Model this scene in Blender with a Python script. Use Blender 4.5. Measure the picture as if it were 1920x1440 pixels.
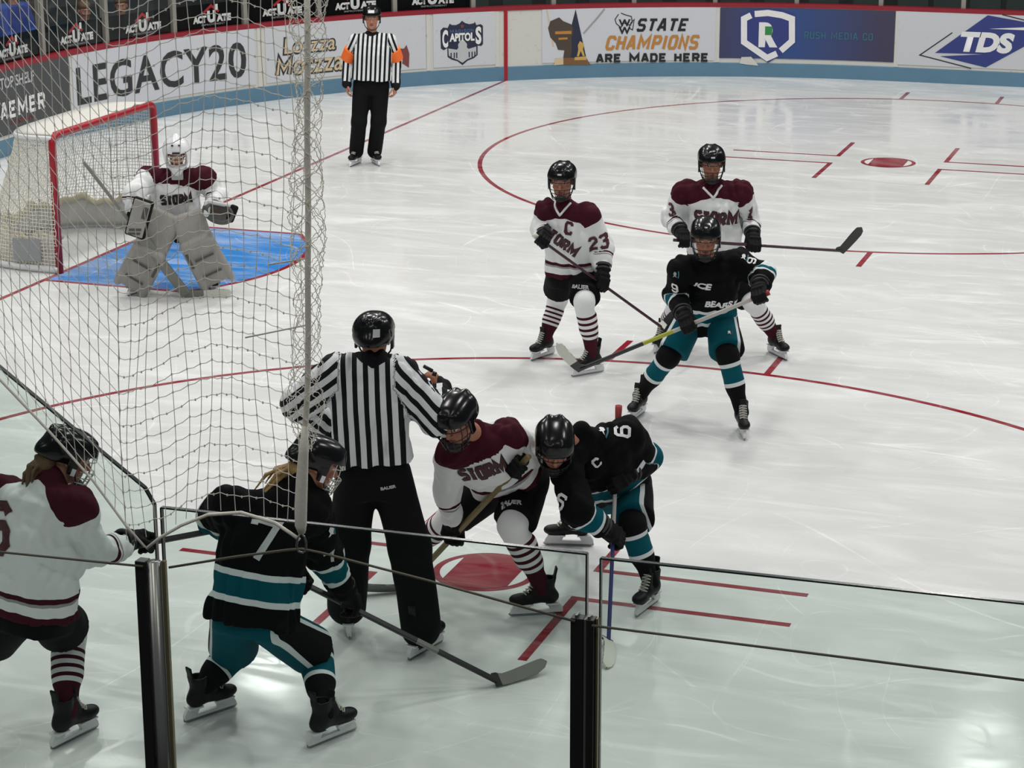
import bpy, bmesh, math, random
import numpy as np
from mathutils import Vector, Matrix
from mathutils.bvhtree import BVHTree

for o in list(bpy.data.objects):
    bpy.data.objects.remove(o)
SC = bpy.context.scene
COL = SC.collection
random.seed(7)
rng = np.random.default_rng(7)

# ------------------------------------------------------------------ camera, world, lights, exposure
CAM = np.array([10.161931, -18.013203, 4.623713])
FPX = 4186.89                                   # focal length in pixels of a 1920 wide frame
YAW, PITCH, ROLL = 1.9030166, -0.2834972, -0.002678
_f = np.array([math.cos(PITCH)*math.cos(YAW), math.cos(PITCH)*math.sin(YAW), math.sin(PITCH)])
_r0 = np.cross(_f, [0, 0, 1]); _r0 /= np.linalg.norm(_r0); _u0 = np.cross(_r0, _f)
CR = math.cos(ROLL)*_r0 + math.sin(ROLL)*_u0
CU = -math.sin(ROLL)*_r0 + math.cos(ROLL)*_u0
CF = _f
cam_d = bpy.data.cameras.new('camera')
cam = bpy.data.objects.new('camera', cam_d); COL.objects.link(cam)
cam_d.sensor_fit = 'HORIZONTAL'; cam_d.sensor_width = 36.0; cam_d.lens = FPX/1920*36.0
cam_d.clip_end = 200
cam.matrix_world = Matrix((( CR[0], CU[0], -CF[0], CAM[0]), (CR[1], CU[1], -CF[1], CAM[1]), (CR[2], CU[2], -CF[2], CAM[2]), (0, 0, 0, 1)))
SC.camera = cam

world = bpy.data.worlds.new('hall_air'); SC.world = world; world.use_nodes = True
world.node_tree.nodes['Background'].inputs[0].default_value = (0.60, 0.64, 0.68, 1)
world.node_tree.nodes['Background'].inputs[1].default_value = 0.17

def area(x, y, z, sx, sy, e, col=(1.0, 0.985, 0.955)):
    d = bpy.data.lights.new('ceiling_light', 'AREA'); d.shape = 'RECTANGLE'; d.size = sx; d.size_y = sy; d.energy = e; d.color = col
    o = bpy.data.objects.new('ceiling_light', d); COL.objects.link(o); o.location = (x, y, z); return o
for lx in (-4.0, 1.5, 7.0, 12.5):
    for ly, le in ((-17.0, 75), (-11.5, 45), (-6.0, 155), (0.0, 220), (6.0, 180), (11.5, 110)):
        area(lx, ly, 9.5, 0.7, 1.6, le)

vs = SC.view_settings
vs.view_transform = 'Standard'; vs.look = 'None'; vs.gamma = 1.0; vs.use_curve_mapping = False; vs.exposure = 0.0

# ------------------------------------------------------------------ helpers: materials
def lin(c):
    c = c/255.0
    return c/12.92 if c <= 0.04045 else ((c+0.055)/1.055)**2.4
def rgb(r, g, b): return (lin(r), lin(g), lin(b), 1.0)

def mat(name, col, rough=0.5, metal=0.0, var=0.06, scale=30.0, bump=0.0, spec=0.5, coat=0.0):
    m = bpy.data.materials.new(name); m.use_nodes = True
    nt = m.node_tree; n = nt.nodes; L = nt.links; b = n['Principled BSDF']
    b.inputs['Roughness'].default_value = rough; b.inputs['Metallic'].default_value = metal
    b.inputs['Specular IOR Level'].default_value = spec; b.inputs['Coat Weight'].default_value = coat
    tc = n.new('ShaderNodeTexCoord'); no = n.new('ShaderNodeTexNoise'); no.inputs['Scale'].default_value = scale
    no.inputs['Detail'].default_value = 3
    L.new(tc.outputs['Object'], no.inputs['Vector'])
    mx = n.new('ShaderNodeMix'); mx.data_type = 'RGBA'
    mx.inputs[6].default_value = tuple(c*(1-var) for c in col[:3])+(1,)
    mx.inputs[7].default_value = tuple(min(1, c*(1+var)) for c in col[:3])+(1,)
    L.new(no.outputs['Fac'], mx.inputs[0]); L.new(mx.outputs[2], b.inputs['Base Color'])
    if bump:
        bp = n.new('ShaderNodeBump'); bp.inputs['Strength'].default_value = bump; bp.inputs['Distance'].default_value = 0.004
        L.new(no.outputs['Fac'], bp.inputs['Height']); L.new(bp.outputs[0], b.inputs['Normal'])
    return m

class NG:
    """small wrapper to write node maths"""
    def __init__(s, m): s.t = m.node_tree; s.n = s.t.nodes; s.l = s.t.links
    def m(s, op, a, b=None, c=None):
        x = s.n.new('ShaderNodeMath'); x.operation = op
        for i, v in enumerate((a, b, c)):
            if v is None: continue
            if isinstance(v, (int, float)): x.inputs[i].default_value = v
            else: s.l.new(v, x.inputs[i])
        return x.outputs[0]
    def attr(s, name):
        x = s.n.new('ShaderNodeAttribute'); x.attribute_name = name; return x
    def mix(s, f, a, b):
        x = s.n.new('ShaderNodeMix'); x.data_type = 'RGBA'
        for i, v in ((0, f), (6, a), (7, b)):
            if isinstance(v, (int, float)): x.inputs[i].default_value = v
            elif isinstance(v, tuple): x.inputs[i].default_value = v
            else: s.l.new(v, x.inputs[i])
        return x.outputs[2]
    def band(s, v, lo, hi):
        return s.m('MULTIPLY', s.m('GREATER_THAN', v, lo), s.m('LESS_THAN', v, hi))

WHITE = rgb(226, 228, 228); MAROON = rgb(66, 24, 36); BLACK = rgb(13, 14, 16); TEAL = rgb(4, 80, 92); BW = rgb(214, 220, 222); GREY = rgb(150, 150, 152)

M = {}
M['white_paint'] = mat('white_paint', rgb(222, 222, 222), 0.45, var=0.03, scale=6)
M['black'] = mat('black_plastic', rgb(20, 20, 22), 0.35)
M['helmet_black'] = mat('helmet_black', rgb(11, 12, 13), 0.2, spec=.35)
M['cloth_black'] = mat('cloth_black', rgb(22, 23, 26), 0.85, bump=0.3, scale=120, spec=0.2)
M['trouser'] = mat('trouser_black', rgb(10, 11, 14), 0.85, bump=0.3, scale=60, spec=0.2)
M['white_plastic'] = mat('white_plastic', rgb(225, 227, 228), 0.35)
M['steel'] = mat('steel', rgb(150, 152, 156), 0.25, 1.0)
M['lace'] = mat('lace', rgb(188, 186, 176), 0.8)
M['boot'] = mat('boot_black', rgb(15, 15, 17), 0.5, spec=.25, bump=0.2, scale=60)
M['glove'] = mat('glove_black', rgb(12, 12, 14), 0.75, bump=0.4, scale=80, spec=.2)
M['glove_grey'] = mat('glove_grey', rgb(44, 44, 48), 0.6)
M['cage_dark'] = mat('cage_dark', rgb(40, 40, 42), 0.35, 0.6)
M['cage_white'] = mat('cage_white', rgb(196, 196, 190), 0.3, 0.3)
M['chin_cup'] = mat('chin_cup', rgb(36, 36, 38), 0.5)
M['hair_blond'] = mat('hair_blond', rgb(150, 120, 72), 0.6, var=0.5, scale=90, bump=0.6)
M['hair_brown'] = mat('hair_brown', rgb(96, 72, 46), 0.6, var=0.5, scale=90, bump=0.6)
M['orange'] = mat('orange_band', rgb(244, 110, 28), 0.6)
M['red_paint'] = mat('red_paint', rgb(160, 18, 34), 0.35)
M['net_white'] = mat('net_white', rgb(232, 229, 216), 0.8)
M['canvas'] = mat('canvas_white', rgb(206, 204, 197), 0.8, bump=0.3, scale=40)
M['canvas_dirty'] = mat('canvas_dirty', rgb(196, 188, 160), 0.85, var=0.2, scale=12)
M['net_grey'] = mat('net_grey', rgb(246, 243, 232), 0.9)
M['rope'] = mat('rope', rgb(240, 234, 220), 0.9, var=0.2, scale=140)
M['cable'] = mat('cable', rgb(96, 92, 78), 0.5)
M['post_black'] = mat('post_black', rgb(26, 26, 26), 0.4)
M['alu'] = mat('aluminium', rgb(150, 150, 146), 0.32, 0.9)
M['brass'] = mat('brass_edge', rgb(128, 122, 92), 0.4, 0.4)
M['glass_edge'] = mat('glass_edge', rgb(34, 46, 44), 0.2)
M['red_cap'] = mat('red_cap', rgb(140, 26, 42), 0.4)
M['kick_blue'] = mat('kick_blue', rgb(90, 127, 151), 0.45, var=0.12, scale=3)
M['stand_dark'] = mat('stand_dark', rgb(40, 43, 43), 0.9, var=0.3, scale=2)
M['seat_green'] = mat('seat_green', rgb(46, 58, 54), 0.7)
M['post_grey'] = mat('post_grey', rgb(150, 148, 140), 0.45, 0.3)
M['sign_black'] = mat('sign_black', rgb(14, 15, 16), 0.85, spec=.05)
M['ink_white'] = mat('ink_white', rgb(228, 228, 228), 0.5)
M['ink_black'] = mat('ink_black', rgb(24, 26, 28), 0.5)
M['ink_dark'] = mat('ink_dark', rgb(44, 46, 48), 0.5)
M['ink_red'] = mat('ink_red', rgb(172, 30, 40), 0.5)
M['ink_tan'] = mat('ink_tan', rgb(206, 184, 148), 0.5)
M['ink_brown'] = mat('ink_brown', rgb(74, 62, 52), 0.5)
M['ink_wood'] = mat('ink_wood', rgb(120, 84, 52), 0.5)
M['ink_gold'] = mat('ink_gold', rgb(198, 160, 84), 0.5)
M['ink_bronze'] = mat('ink_bronze', rgb(184, 126, 58), 0.5)
M['ink_navy'] = mat('ink_navy', rgb(34, 40, 62), 0.5)
M['ink_madison'] = mat('ink_madison', rgb(74, 104, 152), 0.5)
M['ink_royal'] = mat('ink_royal', rgb(46, 58, 124), 0.5)
M['ink_green'] = mat('ink_green', rgb(50, 132, 70), 0.5)
M['ink_teal'] = mat('ink_teal', rgb(52, 108, 124), 0.5)
M['ink_grey'] = mat('ink_grey', rgb(150, 152, 156), 0.5)
M['ink_silver'] = mat('ink_silver', rgb(186, 188, 190), 0.5)
M['ink_maroon'] = mat('ink_maroon', rgb(70, 20, 32), 0.6)
M['ink_dusty'] = mat('ink_dusty', rgb(120, 62, 62), 0.6)
M['panel_grey'] = mat('panel_grey', rgb(72, 74, 76), 0.5, var=0.05, scale=4)
M['tape_white'] = mat('tape_white', rgb(206, 206, 196), 0.8, bump=0.3, scale=60)
M['tape_grey'] = mat('tape_grey', rgb(128, 128, 122), 0.8)
M['stick_black'] = mat('stick_black', rgb(26, 24, 26), 0.35)
M['stick_maroon'] = mat('stick_maroon', rgb(54, 24, 40), 0.3)
M['stick_gold'] = mat('stick_gold', rgb(120, 104, 62), 0.4)
M['stick_blue'] = mat('stick_blue', rgb(44, 52, 110), 0.35)
M['stick_silver'] = mat('stick_silver', rgb(176, 174, 168), 0.35)
M['stick_yellow'] = mat('stick_yellow', rgb(158, 164, 40), 0.4)
M['stick_grey'] = mat('stick_grey', rgb(120, 120, 114), 0.5)
M['knob_red'] = mat('knob_red', rgb(150, 44, 46), 0.6)
M['pad_grey'] = mat('pad_grey', rgb(146, 143, 138), 0.6, var=0.28, scale=7, bump=0.3)
M['pad_dark'] = mat('pad_dark', rgb(70, 70, 70), 0.6)
M['mask_white'] = mat('mask_white', rgb(226, 228, 230), 0.25, coat=0.3)
M['mask_grey'] = mat('mask_grey', rgb(160, 164, 160), 0.3)
M['jacket_blue'] = mat('jacket_blue', rgb(30, 62, 142), 0.8, var=0.15, scale=20)
M['jacket_dark'] = mat('jacket_dark', rgb(36, 44, 66), 0.8)
M['jean'] = mat('jean', rgb(46, 52, 66), 0.85)
M['whistle'] = mat('whistle_black', rgb(14, 14, 15), 0.3)

# glass: transparent with a slight green tint and a thin reflection
def glass_mat(name, tint, refl):
    m = bpy.data.materials.new(name); m.use_nodes = True; g = NG(m); n = g.n
    n.remove(n['Principled BSDF']); out = n['Material Output']
    tr = n.new('ShaderNodeBsdfTransparent'); tr.inputs[0].default_value = tint
    gl = n.new('ShaderNodeBsdfGlossy'); gl.inputs['Roughness'].default_value = 0.03
    lw = n.new('ShaderNodeFresnel'); lw.inputs[0].default_value = 1.45
    f = g.m('MULTIPLY', lw.outputs[0], refl)
    mx = n.new('ShaderNodeMixShader'); g.l.new(f, mx.inputs[0]); g.l.new(tr.outputs[0], mx.inputs[1]); g.l.new(gl.outputs[0], mx.inputs[2])
    g.l.new(mx.outputs[0], out.inputs[0]); return m
M['glass_near'] = glass_mat('glass_near', (0.86, 0.908, 0.885, 1), 0.12)
M['glass_far'] = glass_mat('glass_far', (0.95, 0.965, 0.96, 1), 0.05)

# ice: white paint under clear ice, skate scratches and snow
def ice_mat(name, col, snow=0.5):
    m = bpy.data.materials.new(name); m.use_nodes = True; g = NG(m); n = g.n; b = n['Principled BSDF']
    tc = n.new('ShaderNodeTexCoord')
    facs = []
    for ang, sx, sy, sc_, lo, hi in ((0.5, .6, 1.7, .9, .45, .8), (-0.35, .5, 2.4, 1.3, .48, .8), (1.4, .6, 1.8, 2.4, .52, .85)):
        mp = n.new('ShaderNodeMapping'); mp.inputs['Rotation'].default_value = (0, 0, ang); mp.inputs['Scale'].default_value = (sx, sy, 1)
        g.l.new(tc.outputs['Object'], mp.inputs[0])
        no = n.new('ShaderNodeTexNoise'); no.inputs['Scale'].default_value = sc_; no.inputs['Detail'].default_value = 5; no.inputs['Roughness'].default_value = 0.58
        no.inputs['Distortion'].default_value = 1.2
        g.l.new(mp.outputs[0], no.inputs['Vector'])
        mr = n.new('ShaderNodeMapRange'); mr.inputs[1].default_value = lo; mr.inputs[2].default_value = hi
        g.l.new(no.outputs[0], mr.inputs[0]); facs.append(mr.outputs[0])
    snowf = g.m('MULTIPLY', g.m('MAXIMUM', g.m('MAXIMUM', facs[0], facs[1]), facs[2]), snow)
    # long curved skate cuts and soft scuffs beside them
    cuts = None
    for ang, sc, seed, wd, it in ((0.2, 0.26, 0.0, .010, .5), (1.0, 0.22, 9.0, .012, .5), (2.2, 0.30, 4.0, .008, .45), (-0.6, 0.34, 15.0, .009, .5), (0.5, .5, 21.0, .02, .3), (1.9, .7, 30.0, .03, .3), (-.2, .18, 41.0, .011, .55)):
        mp = n.new('ShaderNodeMapping'); mp.inputs['Rotation'].default_value = (0, 0, ang); mp.inputs['Location'].default_value = (seed, seed*.7, 0)
        g.l.new(tc.outputs['Object'], mp.inputs[0])
        w = n.new('ShaderNodeTexNoise'); w.inputs['Scale'].default_value = sc; w.inputs['Detail'].default_value = 0.0; w.inputs['Distortion'].default_value = 0.4
        g.l.new(mp.outputs[0], w.inputs['Vector'])
        fr = g.m('FRACT', g.m('MULTIPLY', w.outputs[0], 9.0))
        a_ = g.m('ABSOLUTE', g.m('SUBTRACT', fr, 0.5))
        d = g.m('MAXIMUM', 0.0, g.m('SUBTRACT', 1.0, g.m('DIVIDE', a_, wd)))
        brk = n.new('ShaderNodeTexNoise'); brk.inputs['Scale'].default_value = .8; brk.inputs['Detail'].default_value = 2
        g.l.new(mp.outputs[0], brk.inputs['Vector'])
        d = g.m('MULTIPLY', d, g.m('MAXIMUM', 0.0, g.m('MINIMUM', it, g.m('MULTIPLY', g.m('SUBTRACT', brk.outputs[0], 0.52), 6.0))))
        cuts = d if cuts is None else g.m('MAXIMUM', cuts, d)
    f = g.m('MINIMUM', g.m('ADD', snowf, g.m('MULTIPLY', cuts, 1.1*min(1, snow))), 1.0)
    white = (0.87, 0.88, 0.865, 1)
    c = g.mix(f, col, white)
    g.l.new(c, b.inputs['Base Color'])
    b.inputs['IOR'].default_value = 1.31
    g.l.new(g.m('ADD', 0.09, g.m('MULTIPLY', f, 0.42)), b.inputs['Roughness'])
    return m
M['ice'] = ice_mat('ice', (0.70, 0.712, 0.697, 1), 0.75)
M['ice_red'] = ice_mat('ice_red_line', rgb(144, 32, 48), 0.2)
M['ice_crease'] = ice_mat('ice_blue_crease', rgb(58, 136, 212), 0.6)
M['ice_white'] = ice_mat('ice_white_spot', (0.80, 0.81, 0.81, 1), 0.4)

# dirty white dasher board with puck marks
def board_mat(name, col, dirt=0.6):
    m = bpy.data.materials.new(name); m.use_nodes = True; g = NG(m); n = g.n; b = n['Principled BSDF']
    tc = n.new('ShaderNodeTexCoord')
    no = n.new('ShaderNodeTexNoise'); no.inputs['Scale'].default_value = 14; no.inputs['Detail'].default_value = 6; no.inputs['Roughness'].default_value = .7
    g.l.new(tc.outputs['Object'], no.inputs['Vector'])
    mr = n.new('ShaderNodeMapRange'); mr.inputs[1].default_value = 0.60; mr.inputs[2].default_value = 0.74; g.l.new(no.outputs[0], mr.inputs[0])
    c = g.mix(g.m('MULTIPLY', mr.outputs[0], dirt), col, rgb(120, 116, 108))
    g.l.new(c, b.inputs['Base Color']); b.inputs['Roughness'].default_value = 0.4
    return m
M['board_white'] = board_mat('board_white', rgb(205, 204, 198))
M['ad_white'] = board_mat('ad_white', rgb(200, 202, 206), 0.35)
M['ad_white2'] = board_mat('ad_white_clean', rgb(202, 204, 210), 0.12)

# ------------------------------------------------------------------ helpers: projection of photo pixels onto the place
def ray(u, v):
    d = CF + ((u-960)/FPX)*CR - ((v-720)/FPX)*CU
    return d
RH = np.array([CR[0], CR[1], 0.0]); RH /= np.linalg.norm(RH)
AH = np.array([CF[0], CF[1], 0.0]); AH /= np.linalg.norm(AH)
ZH = np.array([0, 0, 1.0])
def W(r, a, z): return r*RH + a*AH + z*ZH
def ground(u, v, z=0.0):
    d = ray(u, v); return CAM + d*(z-CAM[2])/d[2]
def at_depth(u, v, dep):
    d = ray(u, v); return CAM + d*(dep/(d@AH))
def depth_of(p): return (np.asarray(p)-CAM)@AH
def on_y(u, v, y):
    d = ray(u, v); return CAM + d*(y-CAM[1])/d[1]
def unit(v): v = np.asarray(v, float); return v/max(1e-9, np.linalg.norm(v))

# ------------------------------------------------------------------ helpers: meshes and objects
def new_mesh(name, V, faces, mats=(), mi=None, smooth=True, attrs=None):
    me = bpy.data.meshes.new(name)
    V = np.asarray(V, np.float32)
    if isinstance(faces, np.ndarray):
        nf, k = faces.shape
        me.vertices.add(len(V)); me.vertices.foreach_set('co', V.ravel())
        me.loops.add(nf*k); me.loops.foreach_set('vertex_index', faces.astype(np.int32).ravel())
        me.polygons.add(nf); me.polygons.foreach_set('loop_start', np.arange(0, nf*k, k, dtype=np.int32))
        me.update(calc_edges=True)
    else:
        me.from_pydata([tuple(v) for v in V], [], faces); me.update()
    for m in mats: me.materials.append(m)
    if mi is not None: me.polygons.foreach_set('material_index', np.asarray(mi, np.int32))
    me.polygons.foreach_set('use_smooth', np.full(len(me.polygons), smooth))
    if attrs:
        for k, a in attrs.items():
            at = me.attributes.new(k, 'FLOAT', 'POINT'); at.data.foreach_set('value', np.asarray(a, np.float32))
    me.validate()
    return me
def link(name, me, parent=None, loc=None):
    o = bpy.data.objects.new(name, me); COL.objects.link(o)
    if parent is not None: o.parent = parent
    if loc is not None: o.location = loc
    return o
def thing(name, label, cat, loc=(0, 0, 0), group=None):
    o = bpy.data.objects.new(name, None); COL.objects.link(o); o.location = loc; o.empty_display_size = 0.1
    return tag(o, label, cat, group)
def tag(o, label, cat, group=None, kind=None):
    o['label'] = label; o['category'] = cat
    if group: o['group'] = group
    if kind: o['kind'] = kind
    return o

def tube_arrays(pts, r, n=6, cap=True, rscale=None):
    pts = np.asarray(pts, float); k = len(pts)
    tang = np.gradient(pts, axis=0); tang /= np.maximum(1e-9, np.linalg.norm(tang, axis=1))[:, None]
    ref = np.array([0, 0, 1.0]) if abs(tang[0][2]) < 0.9 else np.array([1.0, 0, 0])
    V = []
    nrm = unit(np.cross(tang[0], ref))
    for i in range(k):
        nrm = unit(nrm - tang[i]*(nrm@tang[i])); bn = np.cross(tang[i], nrm)
        rr = r if rscale is None else r*rscale[i]
        for j in range(n):
            a = 2*math.pi*j/n; V.append(pts[i]+rr*(math.cos(a)*nrm+math.sin(a)*bn))
    F = []
    for i in range(k-1):
        for j in range(n):
            F.append((i*n+j, i*n+(j+1) % n, (i+1)*n+(j+1) % n, (i+1)*n+j))
    if cap:
        F.append(tuple(reversed(range(n)))); F.append(tuple(range((k-1)*n, k*n)))
    return V, F
class MB:
    """collects pieces of ONE mesh"""
    def __init__(s): s.V = []; s.F = []; s.MI = []
    def add(s, V, F, mi=0):
        o = len(s.V); s.V += [tuple(map(float, v)) for v in V]; s.F += [tuple(i+o for i in f) for f in F]; s.MI += [mi]*len(F); return s
    def tube(s, pts, r, n=6, mi=0, rscale=None): V, F = tube_arrays(pts, r, n, True, rscale); return s.add(V, F, mi)
    def box(s, c, ax, ay, az, mi=0):
        c = np.asarray(c, float); ax, ay, az = map(np.asarray, (ax, ay, az)); V = []
        for k in (-1, 1):
            for x, y in ((-1, -1), (1, -1), (1, 1), (-1, 1)): V.append(c+x*ax+y*ay+k*az)
        return s.add(V, [(3, 2, 1, 0), (4, 5, 6, 7), (0, 1, 5, 4), (1, 2, 6, 5), (2, 3, 7, 6), (3, 0, 4, 7)], mi)
    def prism(s, poly3, ext, mi=0):
        """polygon (3d points) pushed out along the vector ext"""
        n = len(poly3); V = [np.asarray(p) for p in poly3]+[np.asarray(p)+ext for p in poly3]
        F = [tuple(reversed(range(n))), tuple(range(n, 2*n))]+[(i, (i+1) % n, n+(i+1) % n, n+i) for i in range(n)]
        return s.add(V, F, mi)
    def build(s, name, mats, parent=None, origin=None, smooth=False, loc=None):
        V = np.array(s.V); 
        if origin is not None: V = V-np.asarray(origin)
        me = new_mesh(name, V, s.F, mats if isinstance(mats, (list, tuple)) else [mats], s.MI, smooth)
        return link(name, me, parent, loc)

def strands(segs, r):
    """many thin square threads, one array mesh: segs (N,2,3)"""
    segs = np.asarray(segs, float); a, b = segs[:, 0], segs[:, 1]
    d = b-a; d /= np.maximum(1e-9, np.linalg.norm(d, axis=1))[:, None]
    ref = np.where(np.abs(d[:, 2:3]) < 0.9, np.array([[0, 0, 1.0]]), np.array([[1.0, 0, 0]]))
    n1 = np.cross(d, ref); n1 /= np.linalg.norm(n1, axis=1)[:, None]; n2 = np.cross(d, n1)
    off = [n1, n2, -n1, -n2]
    V = np.stack([a+r*o for o in off]+[b+r*o for o in off], 1)
    N = len(segs); base = (np.arange(N)*8)[:, None]
    F = np.concatenate([base+np.array([[i, (i+1) % 4, 4+(i+1) % 4, 4+i]]) for i in range(4)], 0)
    return V.reshape(-1, 3), F

# ------------------------------------------------------------------ helpers: signed distance bodies
def rc(a, b, ra, rb):
    a = np.asarray(a, float); b = np.asarray(b, float); ba = b-a; l2 = max(1e-9, ba@ba); m = max(ra, rb)
    def f(p):
        q = p-a; t = np.clip((q@ba)/l2, 0, 1)
        return np.linalg.norm(q-t[..., None]*ba, axis=-1)-(ra+t*(rb-ra))
    return f, np.minimum(a, b)-m, np.maximum(a, b)+m
def ell(c, r, R=None):
    c = np.asarray(c, float); r = np.asarray(r, float); R = np.eye(3) if R is None else np.asarray(R); m = r.max()
    def f(p):
        q = (p-c)@R.T; k0 = np.linalg.norm(q/r, axis=-1); k1 = np.linalg.norm(q/r**2, axis=-1)
        return np.where(k1 > 1e-9, k0*(k0-1)/np.maximum(k1, 1e-9), -r.min())
    return f, c-m, c+m
def rbox(c, h, rd, R=None):
    c = np.asarray(c, float); h = np.asarray(h, float); R = np.eye(3) if R is None else np.asarray(R); m = np.linalg.norm(h)+rd
    def f(p):
        q = np.abs((p-c)@R.T)-(h-rd)
        return np.linalg.norm(np.maximum(q, 0), axis=-1)+np.minimum(q.max(-1), 0)-rd
    return f, c-m, c+m
def loft(p0, p1, L0, L1, secs, fr_hint):
    """elliptical cross sections from p0 to p1; secs = [(t, half width, half depth)]"""
    p0 = np.asarray(p0, float); p1 = np.asarray(p1, float); ax = p1-p0; ln = np.linalg.norm(ax); ax = ax/ln
    ts = np.array([s[0] for s in secs]); aa = np.array([s[1] for s in secs]); bb = np.array([s[2] for s in secs])
    def local(p):
        q = p-p0; tl = q@ax; t = tl/ln; tc = np.clip(t, 0, 1)
        L = L0+(L1-L0)*tc[..., None]; L = L-ax*(L@ax)[..., None]; L /= np.linalg.norm(L, axis=-1, keepdims=True)
        Fv = np.cross(ax, L)
        if (np.cross(ax, unit(L0+L1))@fr_hint) < 0: Fv = -Fv
        w = q-tl[..., None]*ax
        return t, (w*L).sum(-1), (w*Fv).sum(-1)
    def f(p):
        t, x, y = local(p); tc = np.clip(t, 0, 1)
        a = np.interp(tc, ts, aa); b = np.interp(tc, ts, bb)
        e = 2.6
        k = ((np.abs(x)/a)**e+(np.abs(y)/b)**e+1e-12)**(1/e)
        d = (k-1)*np.minimum(a, b); dz = np.abs(t-tc)*ln
        return np.where(dz > 0, np.sqrt(np.maximum(d, 0)**2+dz**2), np.maximum(d, -np.minimum(t, 1-t)*ln))
    m = max(aa.max(), bb.max())
    g = (f, np.minimum(p0, p1)-m, np.maximum(p0, p1)+m)
    return g, local

class SDF:
    def __init__(s): s.P = []
    def add(s, g, k=0.02): s.P.append(('u', g, k)); return s
    def cut(s, g, k=0.004): s.P.append(('s', g, k)); return s
    def plane(s, p, n, k=0.0):
        """keep the side opposite to n"""
        s.P.append(('p', (np.asarray(p, float), unit(n)), k)); return s
    def mesh(s, h, noise=0.0, nscale=14.0, seed=0, pad=0.03):
        lo = np.min([g[1] for op, g, k in s.P if op == 'u'], 0)-pad; hi = np.max([g[2] for op, g, k in s.P if op == 'u'], 0)+pad
        n = np.ceil((hi-lo)/h).astype(int)+2
        F = np.full(n, 1.0, np.float32)
        ax = [lo[i]+h*np.arange(n[i]) for i in range(3)]
        def sub(l, u, m):
            sl = []
            for i in range(3):
                a = max(0, int((l[i]-m-lo[i])/h)); b = min(n[i], int((u[i]+m-lo[i])/h)+2); sl.append(slice(a, b))
            if any(q.stop <= q.start for q in sl): return None, None
            X = np.stack(np.meshgrid(*[ax[i][sl[i]] for i in range(3)], indexing='ij'), -1)
            return tuple(sl), X
        for op, g, k in s.P:
            if op == 'p':
                p0, nn = g
                X = np.stack(np.meshgrid(*ax, indexing='ij'), -1); F = np.maximum(F, ((X-p0)@nn).astype(np.float32)); continue
            sl, X = sub(g[1], g[2], k+3*h)
            if sl is None: continue
            d = g[0](X).astype(np.float32); c = F[sl]
            if op == 'u':
                if k > 0:
                    hh = np.clip(0.5+0.5*(d-c)/k, 0, 1); F[sl] = d*(1-hh)+c*hh-k*hh*(1-hh)
                else: F[sl] = np.minimum(c, d)
            else:
                F[sl] = np.maximum(c, -d)
        if noise:
            msk = np.abs(F) < 0.05+noise
            P = np.stack(np.nonzero(msk), 1)*h+lo
            r = np.random.default_rng(seed); a = np.zeros(len(P))
            for i in range(7):
                w = r.normal(size=3); w = w/np.linalg.norm(w)*nscale*r.uniform(.6, 1.8); w[2] *= 0.45
                ph = r.uniform(0, 6.28); w2 = r.normal(size=3)*nscale*.35
                sn = np.sin(P@w+ph+1.6*np.sin(P@w2+ph*2)); a += (np.abs(sn)**.7*np.sign(sn) if i % 2 else 1.2-2.2*np.abs(sn)**.8)/(1+0.2*i)
            F[msk] += (noise*0.33*a).astype(np.float32)
        return nets(F, h, lo)

def nets(F, h, lo):
    S = F < 0
    n = np.array(F.shape)
    c = np.zeros(n-1, np.int8)
    for i in (0, 1):
        for j in (0, 1):
            for k in (0, 1): c += S[i:n[0]-1+i, j:n[1]-1+j, k:n[2]-1+k]
    act = (c > 0) & (c < 8)
    I = np.stack(np.nonzero(act), 1); N = len(I)
    idx = np.full(n-1, -1, np.int32); idx[act] = np.arange(N)
    acc = np.zeros((N, 3)); cnt = np.zeros(N)
    corners = [(i, j, k) for i in (0, 1) for j in (0, 1) for k in (0, 1)]
    val = {cc: F[I[:, 0]+cc[0], I[:, 1]+cc[1], I[:, 2]+cc[2]] for cc in corners}
    for cc in corners:
        for a in range(3):
            if cc[a]: continue
            c2 = list(cc); c2[a] = 1; c2 = tuple(c2)
            va, vb = val[cc], val[c2]; x = (va < 0) != (vb < 0)
            t = np.where(x, va/np.where(x, va-vb, 1), 0)
            p = np.tile(np.array(cc, float), (N, 1)); p[:, a] += t
            acc[x] += p[x]; cnt += x
    V = lo+h*(I+acc/np.maximum(cnt, 1)[:, None])
    Q = []
    for a in range(3):
        b, d = (a+1) % 3, (a+2) % 3
        sl0 = [slice(None)]*3; sl1 = [slice(None)]*3; sl0[a] = slice(0, -1); sl1[a] = slice(1, None)
        s0 = S[tuple(sl0)]; s1 = S[tuple(sl1)]
        x = np.stack(np.nonzero(s0 != s1), 1)
        ok = (x[:, b] > 0) & (x[:, d] > 0) & (x[:, b] < n[b]-1) & (x[:, d] < n[d]-1); x = x[ok]
        ins = s0[tuple(x.T)]
        def cell(ob, od):
            y = x.copy(); y[:, b] -= ob; y[:, d] -= od; return idx[tuple(y.T)]
        q = np.stack([cell(1, 1), cell(0, 1), cell(0, 0), cell(1, 0)], 1)
        q[~ins] = q[~ins][:, ::-1]
        Q.append(q)
    Q = np.concatenate(Q, 0)
    return V, Q[(Q >= 0).all(1)]

def largest_only(V, Q): return V, Q

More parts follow.
